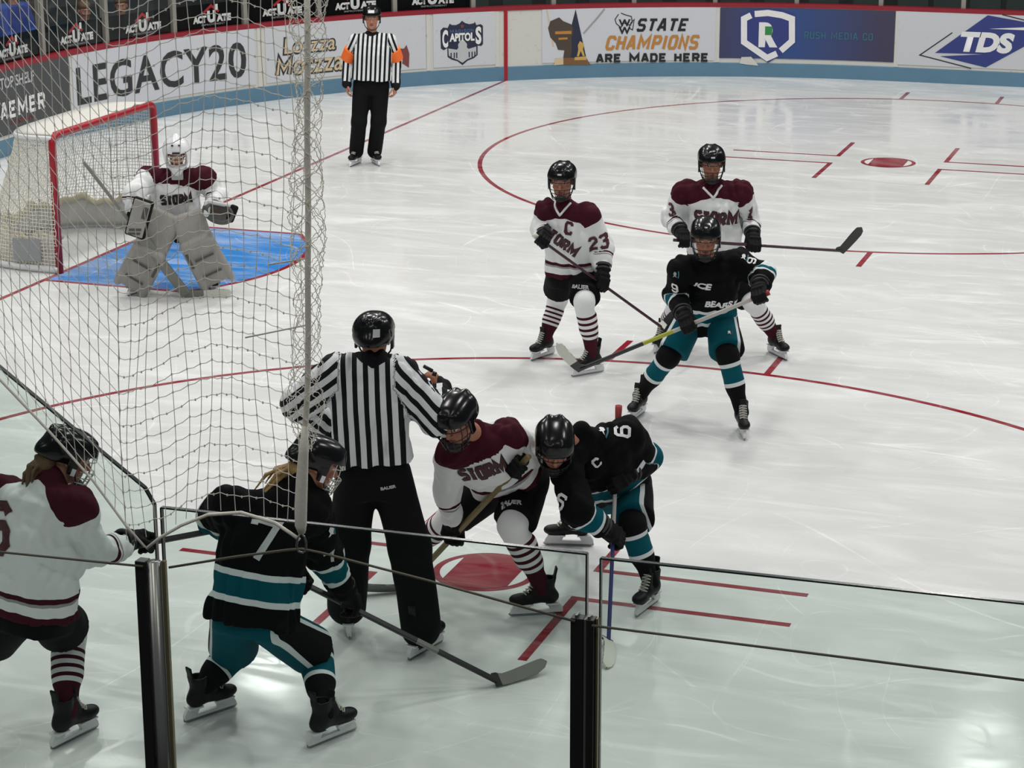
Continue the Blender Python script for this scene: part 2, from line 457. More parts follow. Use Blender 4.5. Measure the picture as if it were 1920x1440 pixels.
# ------------------------------------------------------------------ the rink: outline path
YF, XE, RC = 12.80, -3.52, 8.53                 # side board, end board, corner radius
CX, CY = XE+RC, YF-RC
S1 = 14.0-CX; S2 = S1+RC*math.pi/2; S3 = S2+2*CY; S4 = S3+RC*math.pi/2; S5 = S4+14.0-CX
def bpt(s, z=0.0, off=0.0):
    """point on the boards, s metres along from the far right, off metres towards the ice"""
    if s < S1: p = (14.0-s, YF); n = (0, -1)
    elif s < S2:
        a = math.pi/2+(s-S1)/RC; p = (CX+RC*math.cos(a), CY+RC*math.sin(a)); n = (-math.cos(a), -math.sin(a))
    elif s < S3: p = (XE, CY-(s-S2)); n = (1, 0)
    elif s < S4:
        a = math.pi+(s-S3)/RC; p = (CX+RC*math.cos(a), -CY+RC*math.sin(a)); n = (-math.cos(a), -math.sin(a))
    else: p = (CX+(s-S4), -YF); n = (0, 1)
    return np.array([p[0]+n[0]*off, p[1]+n[1]*off, z])
def bs(u, v):
    """photo pixel -> (s, z) on the far boards"""
    d = ray(u, v); best = None
    ss = np.linspace(0, S2+4, 2400)
    for s in ss:
        p = bpt(s); e = d[0]*(p[1]-CAM[1])-d[1]*(p[0]-CAM[0])
        if best is not None and best[1]*e <= 0 and abs(e-best[1]) < 20:
            t0 = best[0]+(s-best[0])*best[1]/(best[1]-e); p = bpt(t0); t = math.hypot(p[0]-CAM[0], p[1]-CAM[1])/math.hypot(d[0], d[1])
            return t0, CAM[2]+d[2]*t
        best = (s, e)
    return ss[-1], 0.5
def strip(mb, s0, s1, zo, mi=0, ds=0.25):
    """sweep a closed profile [(off, z)] along the boards"""
    k = max(2, int((s1-s0)/ds)+1); ss = np.linspace(s0, s1, k); n = len(zo); V = []; F = []
    for s in ss: V += [bpt(s, z, o) for o, z in zo]
    for i in range(k-1):
        for j in range(n): F.append((i*n+j, (i+1)*n+j, (i+1)*n+(j+1) % n, i*n+(j+1) % n))
    F += [tuple(range(n)), tuple(reversed(range((k-1)*n, k*n)))]
    return mb.add(V, F, mi)

# ------------------------------------------------------------------ ice with its painted lines (one floor)
def flat_mesh(mb, poly, z, mi):
    mb.add([(x, y, z) for x, y in poly], [tuple(range(len(poly)))], mi)
def ring(mb, cx, cy, r, w, z, mi, a0=0, a1=2*math.pi, n=160):
    V = []; F = []
    for i in range(n+1):
        a = a0+(a1-a0)*i/n
        for rr in (r-w/2, r+w/2): V.append((cx+rr*math.cos(a), cy+rr*math.sin(a), z))
    for i in range(n): F.append((2*i, 2*i+1, 2*i+3, 2*i+2))
    mb.add(V, F, mi)
FT = 0.3048
ib = MB()
out = [bpt(s, 0, -0.02) for s in np.linspace(0, S5, 160)]
ib.add(out, [tuple(range(len(out)))], 0)
def line(x0, y0, x1, y1, w, z=0.0012, mi=1):
    d = unit((x1-x0, y1-y0)); nx, ny = -d[1]*w/2, d[0]*w/2
    flat_mesh(ib, [(x0-nx, y0-ny), (x1-nx, y1-ny), (x1+nx, y1+ny), (x0+nx, y0+ny)], z, mi)
line(0, -11.15, 0, 11.15, 0.05)
SPX, SPY = 20*FT, 22*FT
for sy in (-1, 1):
    cx, cy = SPX, sy*SPY
    ring(ib, cx, cy, 15*FT, 0.05, 0.0014, 1)
    # spot: red ring, white caps, red centre
    flat_mesh(ib, [(cx+.305*math.cos(a), cy+.305*math.sin(a)) for a in np.linspace(0, 2*math.pi, 64, endpoint=False)], 0.0010, 1)
    flat_mesh(ib, [(cx+.262*math.cos(a), cy+.262*math.sin(a)) for a in np.linspace(0, 2*math.pi, 64, endpoint=False)], 0.0016, 3)
    ch = 0.195; a = math.acos(ch/.262)
    flat_mesh(ib, [(cx+.262*math.cos(t), cy+.262*math.sin(t)) for t in np.linspace(a, math.pi-a, 30)]+[(cx+.262*math.cos(t), cy+.262*math.sin(t)) for t in np.linspace(math.pi+a, 2*math.pi-a, 30)], 0.0022, 1)
    for qx in (-1, 1):
        for qy in (-1, 1):
            x0, y0 = cx+qx*2*FT, cy+qy*.75*FT
            line(x0-qx*.025, y0, cx+qx*6*FT, y0, 0.05)
            line(x0, y0-qy*.025, x0, cy+qy*3.75*FT, 0.05, 0.0018)
    hx = 0.62
    for qx in (-1, 1):
        for qy in (-1, 1):
            yy = math.sqrt((15*FT)**2-hx**2)
            line(cx+qx*hx, cy+qy*(yy+.0), cx+qx*hx, cy+qy*(yy+.62), 0.05, 0.0018)
# crease
cr = 6*FT; a = math.asin(4*FT/cr)
cpoly = [(0.02, -1.22), (cr*math.cos(a), -1.22)]+[(cr*math.cos(t), cr*math.sin(t)) for t in np.linspace(-a, a, 40)]+[(cr*math.cos(a), 1.22), (0.02, 1.22)]
flat_mesh(ib, cpoly, 0.0008, 2)
ring(ib, 0, 0, cr, 0.05, 0.0012, 1, -a, a, 60)
line(0, -1.22, cr*math.cos(a), -1.22, 0.05, 0.0016); line(0, 1.22, cr*math.cos(a), 1.22, 0.05, 0.0016)
floor = ib.build('floor', [M['ice'], M['ice_red'], M['ice_crease'], M['ice_white']], smooth=False)
floor['kind'] = 'structure'

# concrete under and around the rink
gb = MB(); gb.box((4, 0, -0.12), (26, 0, 0), (0, 32, 0), (0, 0, 0.08)); g_ = gb.build('floor_concrete', mat('concrete', rgb(70, 70, 68), 0.9)); g_['kind'] = 'structure'

# ------------------------------------------------------------------ dasher boards
BH = 1.0
SPL = S2+3.2
fb = MB(); strip(fb, 0, SPL, [(0, 0.19), (0, BH-0.02), (-.12, BH-0.02), (-.12, 0.0), (0, 0.0)])
wf = fb.build('wall_far', M['board_white']); wf['kind'] = 'structure'
kb = MB(); strip(kb, 0, SPL, [(0.012, 0.0), (0.012, 0.185), (0.0, 0.195), (-0.01, 0.195), (-0.01, 0.0)])
kb.build('kick_plate', M['kick_blue'], wf)
cb = MB(); strip(cb, 0, SPL, [(0.016, BH-0.035), (0.016, BH+0.02), (-.14, BH+0.02), (-.14, BH-0.035)]); cb.build('cap_rail', M['red_cap'], wf)
# joints and the goal line carried up the boards
s_goal = bs(948, 100)[0]
jb = MB(); strip(jb, s_goal-0.025, s_goal+0.025, [(0.016, 0.0), (0.016, BH-.03), (0.0, BH-.03), (0.0, 0.0)]); jb.build('goal_line_stripe', M['red_paint'], wf)
tb = MB()
for u in (485, 803, 932, 1342, 1346, 1682):
    s = bs(u, 80)[0]; strip(tb, s-0.03, s+0.03, [(0.010, 0.2), (0.010, BH-.03), (0.0, BH-.03), (0.0, 0.2)])
tb.build('joint_strips', M['board_white'], wf)
nb = MB(); strip(nb, SPL, S5, [(0, 0.0), (0, 1.07), (-.16, 1.07), (-.16, 0.0)])
wn = nb.build('wall_near', M['board_white']); wn['kind'] = 'structure'
kb = MB(); strip(kb, SPL, S5, [(0.012, 0.0), (0.012, 0.195), (-0.01, 0.195), (-0.01, 0.0)]); kb.build('kick_plate', M['kick_blue'], wn)
cb = MB(); strip(cb, SPL, S5, [(0.016, 1.035), (0.016, 1.09), (-.18, 1.09), (-.18, 1.035)]); cb.build('cap_rail', M['red_cap'], wn)

# ------------------------------------------------------------------ flat signs: text and shapes laid on the boards
def text_mesh(s, size, bold=0.0, shear=0.0, spacing=1.0, xs=1.0):
    c = bpy.data.curves.new('t', 'FONT'); c.body = s; c.size = size; c.align_x = 'CENTER'; c.align_y = 'CENTER'; c.offset = bold; c.shear = shear; c.space_character = spacing
    c.resolution_u = 4
    o = bpy.data.objects.new('t', c); COL.objects.link(o)
    dg = bpy.context.evaluated_depsgraph_get(); me = bpy.data.meshes.new_from_object(o.evaluated_get(dg))
    bpy.data.objects.remove(o); bpy.data.curves.remove(c)
    bm = bmesh.new(); bm.from_mesh(me); bpy.data.meshes.remove(me)
    bmesh.ops.remove_doubles(bm, verts=bm.verts, dist=1e-5)
    xsn = [v.co.x for v in bm.verts]; ysn = [v.co.y for v in bm.verts]
    mx, my = (max(xsn)+min(xsn))/2, (max(ysn)+min(ysn))/2
    for v in bm.verts: v.co.x = (v.co.x-mx)*xs; v.co.y -= my
    return bm
def fit_bm(bm, w=None, h=None):
    xs = [v.co.x for v in bm.verts]; ys = [v.co.y for v in bm.verts]
    cw, ch = max(xs)-min(xs), max(ys)-min(ys)
    for v in bm.verts:
        if w: v.co.x *= w/cw
        if h: v.co.y *= h/ch
    return bm
def poly_bm(pts):
    bm = bmesh.new(); vs_ = [bm.verts.new((x, y, 0)) for x, y in pts]; f = bm.faces.new(vs_)
    bmesh.ops.triangulate(bm, faces=[f]); return bm
def stroke_bm(pts, w, closed=False):
    """thick line as one polygon strip"""
    bm = bmesh.new(); P = [np.array(p, float) for p in pts]; n = len(P); prev = None; first = None
    for i in range(n):
        a = P[i-1] if (i > 0 or closed) else P[i]; b = P[(i+1) % n] if (i < n-1 or closed) else P[i]
        d1 = P[i]-a; d2 = b-P[i]
        d1 = d1/np.linalg.norm(d1) if np.linalg.norm(d1) > 0 else d2/np.linalg.norm(d2)
        d2 = d2/np.linalg.norm(d2) if np.linalg.norm(d2) > 0 else d1
        t = d1+d2; t = t/max(1e-6, np.linalg.norm(t)); nn = np.array([-t[1], t[0]]); k = w/2/max(0.4, abs(nn@np.array([-d1[1], d1[0]])))
        l, r = bm.verts.new((*(P[i]+nn*k), 0)), bm.verts.new((*(P[i]-nn*k), 0))
        if prev: bm.faces.new((prev[0], prev[1], r, l))
        else: first = (l, r)
        prev = (l, r)
    if closed: bm.faces.new((prev[0], prev[1], first[1], first[0]))
    return bm
GL = {'6': [[(.95, .80), (.80, .95), (.22, .95), (.06, .80), (.06, .20), (.22, .05), (.78, .05), (.94, .20), (.94, .42), (.78, .56), (.10, .56)]],
      '2': [[(.06, .78), (.22, .95), (.78, .95), (.94, .80), (.94, .62), (.10, .22), (.06, .06), (.98, .06)]], '3': [[(.06, .82), (.22, .95), (.78, .95), (.94, .80), (.94, .64), (.78, .52), (.40, .52)], [(.78, .52), (.94, .38), (.94, .20), (.78, .05), (.22, .05), (.06, .18)]],
      '1': [[(.20, .78), (.55, .95), (.55, .03)], [(.15, .06), (.95, .06)]], '7': [[(.02, .80), (.02, .94), (.94, .94), (.45, .02)]],
      'C': [[(.95, .72), (.95, .82), (.80, .95), (.22, .95), (.06, .80), (.06, .20), (.22, .05), (.80, .05), (.95, .18), (.95, .30)]]}
GL['9'] = [[(1-x, 1-y) for x, y in GL['6'][0]]]
GL.update({'S': [[(.94, .80), (.80, .95), (.20, .95), (.06, .82), (.06, .64), (.20, .52), (.80, .48), (.94, .36), (.94, .18), (.80, .05), (.20, .05), (.06, .20)]], 'T': [[(0, .93), (1, .93)], [(.5, .9), (.5, 0)]],
      'O': [[(.22, .95), (.78, .95), (.94, .80), (.94, .20), (.78, .05), (.22, .05), (.06, .20), (.06, .80), (.22, .95), (.5, .95)]], 'R': [[(.08, 0), (.08, .94), (.78, .94), (.93, .82), (.93, .60), (.78, .47), (.12, .47)], [(.5, .47), (.95, 0)]],
      'M': [[(.07, 0), (.07, .95), (.5, .30), (.93, .95), (.93, 0)]], 'K': [[(.08, 0), (.08, 1)], [(.95, 1), (.15, .48), (.95, 0)]], 'A': [[(.02, 0), (.42, .95), (.58, .95), (.98, 0)], [(.22, .30), (.78, .30)]],
      'E': [[(.95, .93), (.08, .93), (.08, .07), (.95, .07)], [(.1, .5), (.8, .5)]], 'D': [[(.3, .94), (.08, .94), (.08, .06), (.74, .06), (.94, .26), (.94, .74), (.74, .94), (.28, .94)]], 'H': [[(.08, 0), (.08, 1)], [(.92, 0), (.92, 1)], [(.1, .5), (.9, .5)]],
      'I': [[(.5, 0), (.5, 1)]], 'N': [[(.08, 0), (.08, .96), (.92, .04), (.92, 1)]], 'P': [[(.08, 0), (.08, .94), (.78, .94), (.93, .82), (.93, .58), (.78, .44), (.12, .44)]], 'U': [[(.07, 1), (.07, .22), (.22, .05), (.78, .05), (.93, .22), (.93, 1)]], ' ': []})
WD = {'M': 1.2, 'I': .35, ' ': .5}
def stroke_text(text, w, h, th=.17, shear=0.0, gap=.22):
    """capitals drawn with even strokes, w x h about the origin; th and gap as shares of the height"""
    tot = sum(WD.get(c, .8) for c in text)+gap*(len(text)-1); k = w/tot; x0 = -w/2; bm = bmesh.new()
    for c in text:
        cw = WD.get(c, .8)*k
        for pl_ in GL[c]:
            b2 = stroke_bm([(x0+cw*(.06+.88*x)+shear*h*(y-.5), (y-.5)*h*(1-.5*th)) for x, y in pl_], th*h)
            me = bpy.data.meshes.new('t'); b2.to_mesh(me); b2.free(); bm.from_mesh(me); bpy.data.meshes.remove(me)
        x0 += cw+gap*k
    return bm
def subdiv_long(bm, L):
    for _ in range(6):
        es = [e for e in bm.edges if e.calc_length() > L]
        if not es: break
        bmesh.ops.subdivide_edges(bm, edges=es, cuts=1)
        bmesh.ops.triangulate(bm, faces=[f for f in bm.faces if len(f.verts) > 3])
def lay(bm, sc, zc, off, name, material, parent, rot=0.0, maxl=0.3):
    """bend a flat bmesh (x right, y up) onto the far boards about (s, z)"""
    subdiv_long(bm, maxl)
    c, s_ = math.cos(rot), math.sin(rot)
    for v in bm.verts:
        x, y = v.co.x*c-v.co.y*s_, v.co.x*s_+v.co.y*c
        v.co = Vector(bpt(sc-x, zc+y, off))
    me = bpy.data.meshes.new(name); bm.to_mesh(me); bm.free(); me.materials.append(material)
    return link(name, me, parent)
def panel(name_label, u0, u1, vmid, z0, z1, material, off=0.014, cat='advertisement', group=None, name='advertisement_panel'):
    s0 = bs(u0, vmid)[0]; s1 = bs(u1, vmid)[0]          # s0 > s1 (s grows to the left)
    mb = MB(); strip(mb, s1, s0, [(off-.013, z0), (off, z0), (off, z1), (off-.013, z1)])
    o = mb.build(name, material); tag(o, name_label, cat, group)
    return o, (s0+s1)/2, s0-s1
EPS = 0.019
# TOP SHELF / ...AEMER
p, sc, w = panel('dark grey advertisement panel left of the white one, with white lettering', -70, 131, 190, 0.24, BH-.035, M['panel_grey'])
s_, z_ = bs(30, 150); a0_, a1_ = bs(-3, 158), bs(61, 142)
lay(fit_bm(text_mesh('TOP SHELF', .2, .004), a0_[0]-a1_[0], 0.13), (a0_[0]+a1_[0])/2, (a0_[1]+a1_[1])/2, EPS, 'lettering', M['ink_silver'], p)
a0_, a1_ = bs(-34, 213), bs(82, 194)
lay(stroke_text('KRAEMER', a0_[0]-a1_[0], 0.2, .21), (a0_[0]+a1_[0])/2, (a0_[1]+a1_[1])/2, EPS, 'lettering', M['ink_white'], p)
lay(fit_bm(text_mesh('COMPANY', .1, .003), 0.5, 0.05), bs(40, 224)[0], bs(40, 224)[1], EPS, 'lettering', M['ink_dusty'], p)
# LEGACY20
p, sc, w = panel('white advertisement panel with large dark lettering ending in 20, behind the goal', 134, 478, 130, 0.235, BH-.035, M['ad_white2'])
(sa_, za_), (sb_, zb_) = bs(142, 165), bs(460, 110)
lay(fit_bm(text_mesh('LEGACY20', .5, .008, spacing=1.06), sa_-sb_, 0.46), (sa_+sb_)/2, (za_+zb_)/2+.005, EPS, 'lettering', M['ink_dark'], p)
# Lotzza Motzza
p, sc, w = panel('white advertisement panel with tan outlined lettering beside the referee', 497, 798, 100, 0.235, BH-.035, M['ad_white'])
for t, ua, ub, vv, hh in (('Lotzza', 531, 627, 84, .20), ('Motzza', 517, 641, 123, .215)):
    (s0, z0), (s1, z1) = bs(ua, vv), bs(ub, vv-3)
    if t[0] == 'M':
        for dm, kk_, mm_ in ((.26, -.002, 'ink_dark'), (.15, 0, 'ink_tan')): lay(stroke_text('M', .24, hh+(.04 if kk_ else 0), dm*(1.25 if kk_ else 1), .15), s0-.12, (z0+z1)/2+.01, EPS+kk_, 'lettering', M[mm_], p)
        t = t[1:]; s0 -= .27
    lay(fit_bm(text_mesh(t, .3, .014, .12, 1.12), (s0-s1)+.05, hh+.045), (s0+s1)/2, (z0+z1)/2, EPS-.002, 'lettering_outline', M['ink_dark'], p)
    lay(fit_bm(text_mesh(t, .3, .002, .12, 1.12), s0-s1, hh), (s0+s1)/2, (z0+z1)/2, EPS, 'lettering', M['ink_tan'], p)
s0, z0 = bs(754, 108)
lay(poly_bm([(-.12, .14), (.02, .12), (.06, .17), (.10, .05), (.09, -.14), (0, -.08), (-.12, -.1)]), s0, z0, EPS, 'wheat_emblem', M['ink_dusty'], p)
# Capitols shield
p, sc, w = panel('off-white advertisement panel with a navy shield logo beside the red line', 812, 928, 90, 0.235, BH-.035, M['ad_white'])
s0, z0 = bs(866, 80)
K = 0.62/1020.0                                           # logo drawn in zoomed pixels
def lg(pts): return [((x-888)*K, -(y-590)*K) for x, y in pts]
shield = lg([(885, 95), (960, 150), (1060, 180), (1170, 165), (1190, 130), (1230, 210), (1330, 190), (1385, 230), (1385, 640), (1340, 685), (1255, 670), (1255, 880), (1160, 950), (1010, 1000), (888, 1095), (770, 1000), (620, 950), (530, 890), (525, 690), (440, 735), (370, 690), (365, 290), (430, 225), (540, 240), (590, 145), (640, 180), (740, 185), (830, 150)])
lay(poly_bm(shield), s0, z0, EPS-.002, 'shield', M['ink_navy'], p)
lay(poly_bm(lg([(550, 700), (790, 745), (990, 745), (1220, 690), (1220, 870), (1140, 920), (1000, 965), (888, 1040), (770, 965), (640, 915), (560, 860)])), s0, z0, EPS, 'capitol_base', M['ink_silver'], p)
lay(poly_bm(lg([(790, 700), (785, 620), (830, 560), (890, 500), (950, 560), (1000, 620), (995, 700), (1050, 750), (740, 750)])), s0, z0, EPS+.001, 'capitol_dome', M['ink_silver'], p)
for x in (615, 690, 750, 1050, 1120, 1185):
    lay(poly_bm(lg([(x-14, 925), (x+14, 925), (x+14, 800), (x-14, 800)])), s0, z0, EPS+.002, 'column_stripe', M['ink_navy'], p)
lay(fit_bm(text_mesh('APITOL', .2, .010), 600*K, 190*K), s0+8*K, z0+(590-460)*K, EPS+.002, 'lettering', M['ink_white'], p)
for ch, x, y in (('C', 475, 480), ('S', 1275, 440)):
    lay(fit_bm(text_mesh(ch, .3, .014), 140*K, 400*K), s0-(x-888)*K, z0+(590-y)*K, EPS+.002, 'lettering', M['ink_white'], p)
lay(stroke_text('MADISON', 570*K, 70*K, .2), s0+15*K, z0+(590-320)*K, EPS+.002, 'lettering', M['ink_madison'], p)
star = [((60 if i % 2 == 0 else 26)*K*math.sin(i*math.pi/5), (60 if i % 2 == 0 else 26)*K*math.cos(i*math.pi/5)+(590-215)*K) for i in range(10)]
lay(poly_bm(star), s0, z0, EPS+.002, 'star', M['ink_dusty'], p)
# State champions
p, sc, w = panel('pale advertisement panel about state champions with a trophy picture', 1016, 1341, 75, 0.225, BH-.035, M['ad_white2'])
s0, z0 = bs(1016+163/4.57+0, 75)
def st(x, y):
    """zoomed photo coordinates of the panel -> flat offsets about the panel centre"""
    s, z = bs(980+x/4.571, y/4.571); return (sc-s, z-0.6)
def stp(pts): return poly_bm([st(*q) for q in pts])
lay(stp([(418, 210), (452, 78), (545, 500), (400, 505)]), sc, 0.6, EPS-.002, 'trophy_spire', M['ink_navy'], p)
lay(stp([(310, 148), (345, 180), (415, 208), (432, 260), (415, 330), (420, 400), (410, 495), (345, 495), (355, 430), (300, 425), (280, 370), (235, 320), (215, 240), (235, 180)]), sc, 0.6, EPS, 'state_plaque', M['ink_brown'], p)
lay(stp([(345, 495), (540, 490), (580, 555), (345, 555)]), sc, 0.6, EPS+.001, 'trophy_base', M['ink_wood'], p)
lay(stp([(275, 500), (348, 498), (348, 552), (268, 558)]), sc, 0.6, EPS+.001, 'trophy_block', M['ink_tan'], p)
lay(stp([(445, 488), (540, 480), (545, 512), (440, 514)]), sc, 0.6, EPS+.002, 'figure_base', M['ink_gold'], p)
lay(stp([(488, 350), (510, 365), (522, 380), (514, 420), (530, 478), (512, 478), (495, 435), (480, 480), (462, 480), (474, 425), (470, 385)]), sc, 0.6, EPS+.003, 'trophy_figure', M['ink_gold'], p)
pl = bmesh.new()
for q in ([(275, 268), (415, 262), (415, 290), (275, 292)], [(305, 322), (382, 318), (382, 336), (305, 340)]):
    pl.faces.new([pl.verts.new((*st(*c_), 0)) for c_ in q])
lay(pl, sc, 0.6, EPS+.002, 'plaque_text_bars', M['ink_bronze'], p)
lay(stroke_bm([st(520, 285), st(640, 150), st(700, 75)], .022), sc, 0.6, EPS, 'hockey_stick_picture', M['ink_grey'], p)
lay(stroke_bm([st(205, 85), st(225, 190), st(260, 400)], .018), sc, 0.6, EPS-.001, 'hockey_stick_picture', M['ink_tan'], p)
lay(stroke_bm([st(*q) for q in ((840, 110), (875, 125), (930, 140), (938, 190), (915, 215), (910, 240), (940, 255), (955, 165), (925, 195), (925, 215), (885, 205), (860, 190), (840, 235), (800, 200), (790, 165), (820, 120))], .012, False), sc, 0.6, EPS, 'state_outline', M['ink_black'], p)
for y in (195, 260):
    x0, z0 = st(872, y); lay(fit_bm(text_mesh('W', .1, .004), .17, .1), sc-x0, 0.6+z0, EPS, 'lettering', M['ink_black'], p)
def txt_at(parent, t, box, material, bold=.008, shear=0, name='lettering', conv=None, sc_=None, **k):
    x0, y0, x1, y1 = box; conv = conv or st; sc_ = sc if sc_ is None else sc_
    (a0, b0), (a1, b1) = conv(x0, (y0+y1)/2), conv(x1, (y0+y1)/2); (_, t0), (_, t1) = conv((x0+x1)/2, y0), conv((x0+x1)/2, y1)
    lay(stroke_text(t, a1-a0, t0-t1, (.27 if bold > .011 else .2) if bold > .005 else .12, shear) if t in ('CHAMPIONS', 'STATE', 'ARE MADE HERE', 'RUSH MEDIA CO') else fit_bm(text_mesh(t, .2, bold, shear, **k), a1-a0, t0-t1), sc_-(a0+a1)/2, 0.6+(t0+t1)/2, EPS+.001, name, material, parent)
txt_at(p, 'STATE', (985, 155, 1415, 268), M['ink_black'], .01, .25)
txt_at(p, 'CHAMPIONS', (720, 300, 1505, 425), M['ink_bronze'], .01, .22)
txt_at(p, 'ARE MADE HERE', (630, 455, 1590, 530), M['ink_black'], .012)
# Rush Media
def grad_mat(name):
    m = bpy.data.materials.new(name); m.use_nodes = True; g = NG(m); n = g.n
    c0 = g.attr('along').outputs['Fac']
    t = g.m('MINIMUM', g.m('MULTIPLY', g.m('ABSOLUTE', g.m('SUBTRACT', c0, 0.42)), 2.0), 1.0)
    g.l.new(g.mix(t, rgb(44, 74, 132), rgb(62, 58, 84)), n['Principled BSDF'].inputs['Base Color']); n['Principled BSDF'].inputs['Roughness'].default_value = 0.4
    return m
s0 = bs(1349, 75)[0]; s1 = bs(1677, 75)[0]
V = []; F = []
for i in range(33):
    s = s0+(s1-s0)*i/32
    for o_, z in ((0.014, 0.26), (0.014, BH-.045)): V.append(bpt(s, z, o_))
for i in range(32): F.append((2*i, 2*i+2, 2*i+3, 2*i+1))
me = new_mesh('advertisement_panel', V, F, [grad_mat('rush_blue')], smooth=False, attrs={'along': np.repeat(np.linspace(0, 1, 33), 2)})
p = link('advertisement_panel', me); tag(p, 'purple and blue advertisement panel with a white letter R in a badge', 'advertisement')
md = p.modifiers.new('thick', 'SOLIDIFY'); md.thickness = 0.012; md.offset = -1 if True else 1
sc = (s0+s1)/2
def rs(x, y):
    s, z = bs(1280+x/3.0, y/3.0); return (sc-s, z-0.6)
lay(poly_bm([rs(*q) for q in ((322, 80), (400, 52), (480, 48), (560, 52), (636, 80), (638, 240), (560, 305), (480, 352), (400, 300), (322, 240))]), sc, .6, EPS-.002, 'badge', M['ink_royal'], p)
for q in (((385, 85), (345, 105), (345, 235), (475, 325), (530, 300)), ((405, 78), (480, 72), (560, 85), (615, 105), (615, 230), (552, 285))):
    lay(stroke_bm([rs(*c_) for c_ in q], .085), sc, .6, EPS, 'badge_outline', M['ink_white'], p)
lay(fit_bm(poly_bm([(-.5, -.5), (.5, -.5), (.5, .5), (-.5, .5)]), .10, .12), sc-rs(484, 172)[0], .6+rs(484, 172)[1], EPS+.0022, 'letter_bowl', M['ink_green'], p)
txt_at(p, 'R', (428, 125, 535, 265), M['ink_white'], .016, conv=rs)
txt_at(p, 'RUSH MEDIA CO', (685, 180, 1072, 222), M['ink_teal'], .002, conv=rs)
sb_ = bmesh.new(); sb_.faces.new([sb_.verts.new((*rs(*q), 0)) for q in ((330, 320), (385, 318), (415, 350), (425, 368), (360, 362), (320, 355))])
lay(sb_, sc, .6, EPS+.002, 'torn_patch', M['board_white'], p)
# TDS
p, sc, w = panel('white advertisement panel with a blue diamond logo at the far right', 1682, 2080, 85, 0.235, BH-.035, M['ad_white'])
def td(x, y):
    s, z = bs(1400+x/3.692, y/3.692); return (sc-s, z-0.6)
lay(poly_bm([td(*q) for q in ((1305, 365), (1670, 105), (1930, 152), (2110, 220), (1655, 466), (1340, 388), (1650, 375))]), sc, .6, EPS-.001, 'diamond', M['ink_royal'], p)
lay(poly_bm([td(*q) for q in ((1680, 198), (1930, 188), (2100, 195), (1930, 208))]), sc, .6, EPS+.001, 'diamond_slash', M['ink_white'], p)
lay(stroke_bm([td(1425, 225), td(1200, 380), td(1555, 472)], .014), sc, .6, EPS, 'diamond_outline', M['ink_black'], p)
lay(stroke_bm([td(1770, 100), td(1930, 140), td(2100, 200)], .014), sc, .6, EPS, 'diamond_outline', M['ink_black'], p)
txt_at(p, 'TDS', (1480, 222, 1855, 365), M['ink_white'], .012, .2, conv=td)

# ------------------------------------------------------------------ glass, posts and small signs above the far boards
pu = [-30, 88, 207, 334, 466, 603, 744, 890, 1040, 1190, 1341, 1493, 1650, 1805, 1962]
ps = [bs(u, 20 if u > 600 else 60)[0] for u in pu]
for i, s in enumerate(ps):
    mb = MB(); strip(mb, s-.03, s+.03, [(-.05, BH+.021), (-.05, 2.5), (-.13, 2.5), (-.13, BH+.021)])
    o = mb.build('glass_post', M['post_grey']); tag(o, 'grey upright post on the red cap rail of the far boards', 'post', 'posts between the far glass panes')
for a_, b_ in zip(ps[:-1], ps[1:]):
    mb = MB(); strip(mb, b_+.032, a_-.032, [(-.085, BH+.021), (-.085, 2.45), (-.097, 2.45), (-.097, BH+.021)])
    o = mb.build('rink_glass', M['glass_far']); tag(o, 'clear pane standing on the far boards between two grey posts', 'glass', 'far glass panes')
sign_where = ['above the dark grey panel', 'above the start of the big dark lettering', 'above the middle big dark letters', 'above the digits 20', 'behind the hanging rope', 'right behind the referee helmet', 'above the navy shield logo']
for i in range(7):
    a_, b_ = ps[i], ps[i+1]
    if i == 0: a_ = ps[0]
    mb = MB(); strip(mb, b_+.036, a_-.036, [(-.10, BH+.022), (-.10, BH+.325), (-.112, BH+.325), (-.112, BH+.022)])
    o = mb.build('sponsor_sign', M['sign_black']); tag(o, 'black sign with white letters and red roof, '+sign_where[i], 'sign', 'black signs behind the far glass')
    c = (a_+b_)/2-(.08, .09, .09, .07, .03, 0, 0)[i]
    lay(fit_bm(text_mesh('ACT', .12, .009), .22, .095), c+.195, BH+.135, -.098, 'lettering', M['ink_white'], o)
    lay(fit_bm(text_mesh('U', .2, .014), .135, .155), c+.005, BH+.16, -.098, 'lettering', M['ink_white'], o)
    lay(fit_bm(text_mesh('ATE', .12, .009), .23, .095), c-.19, BH+.135, -.098, 'lettering', M['ink_white'], o)
    lay(fit_bm(text_mesh('IMPROVEMENT', .05, .001), .38, .024), c-.02, BH+.062, -.098, 'lettering', M['ink_grey'], o)
    lay(stroke_bm([(-.13, .215), (-.005, .30), (.115, .215)], .034), c, BH, -.098, 'red_roof', M['ink_red'], o)
    lay(fit_bm(poly_bm([(-.5, -.5), (.5, -.5), (.5, .5), (-.5, .5)]), .04, .075), c-.08, BH+.275, -.097, 'chimney_mark', M['ink_white'], o)

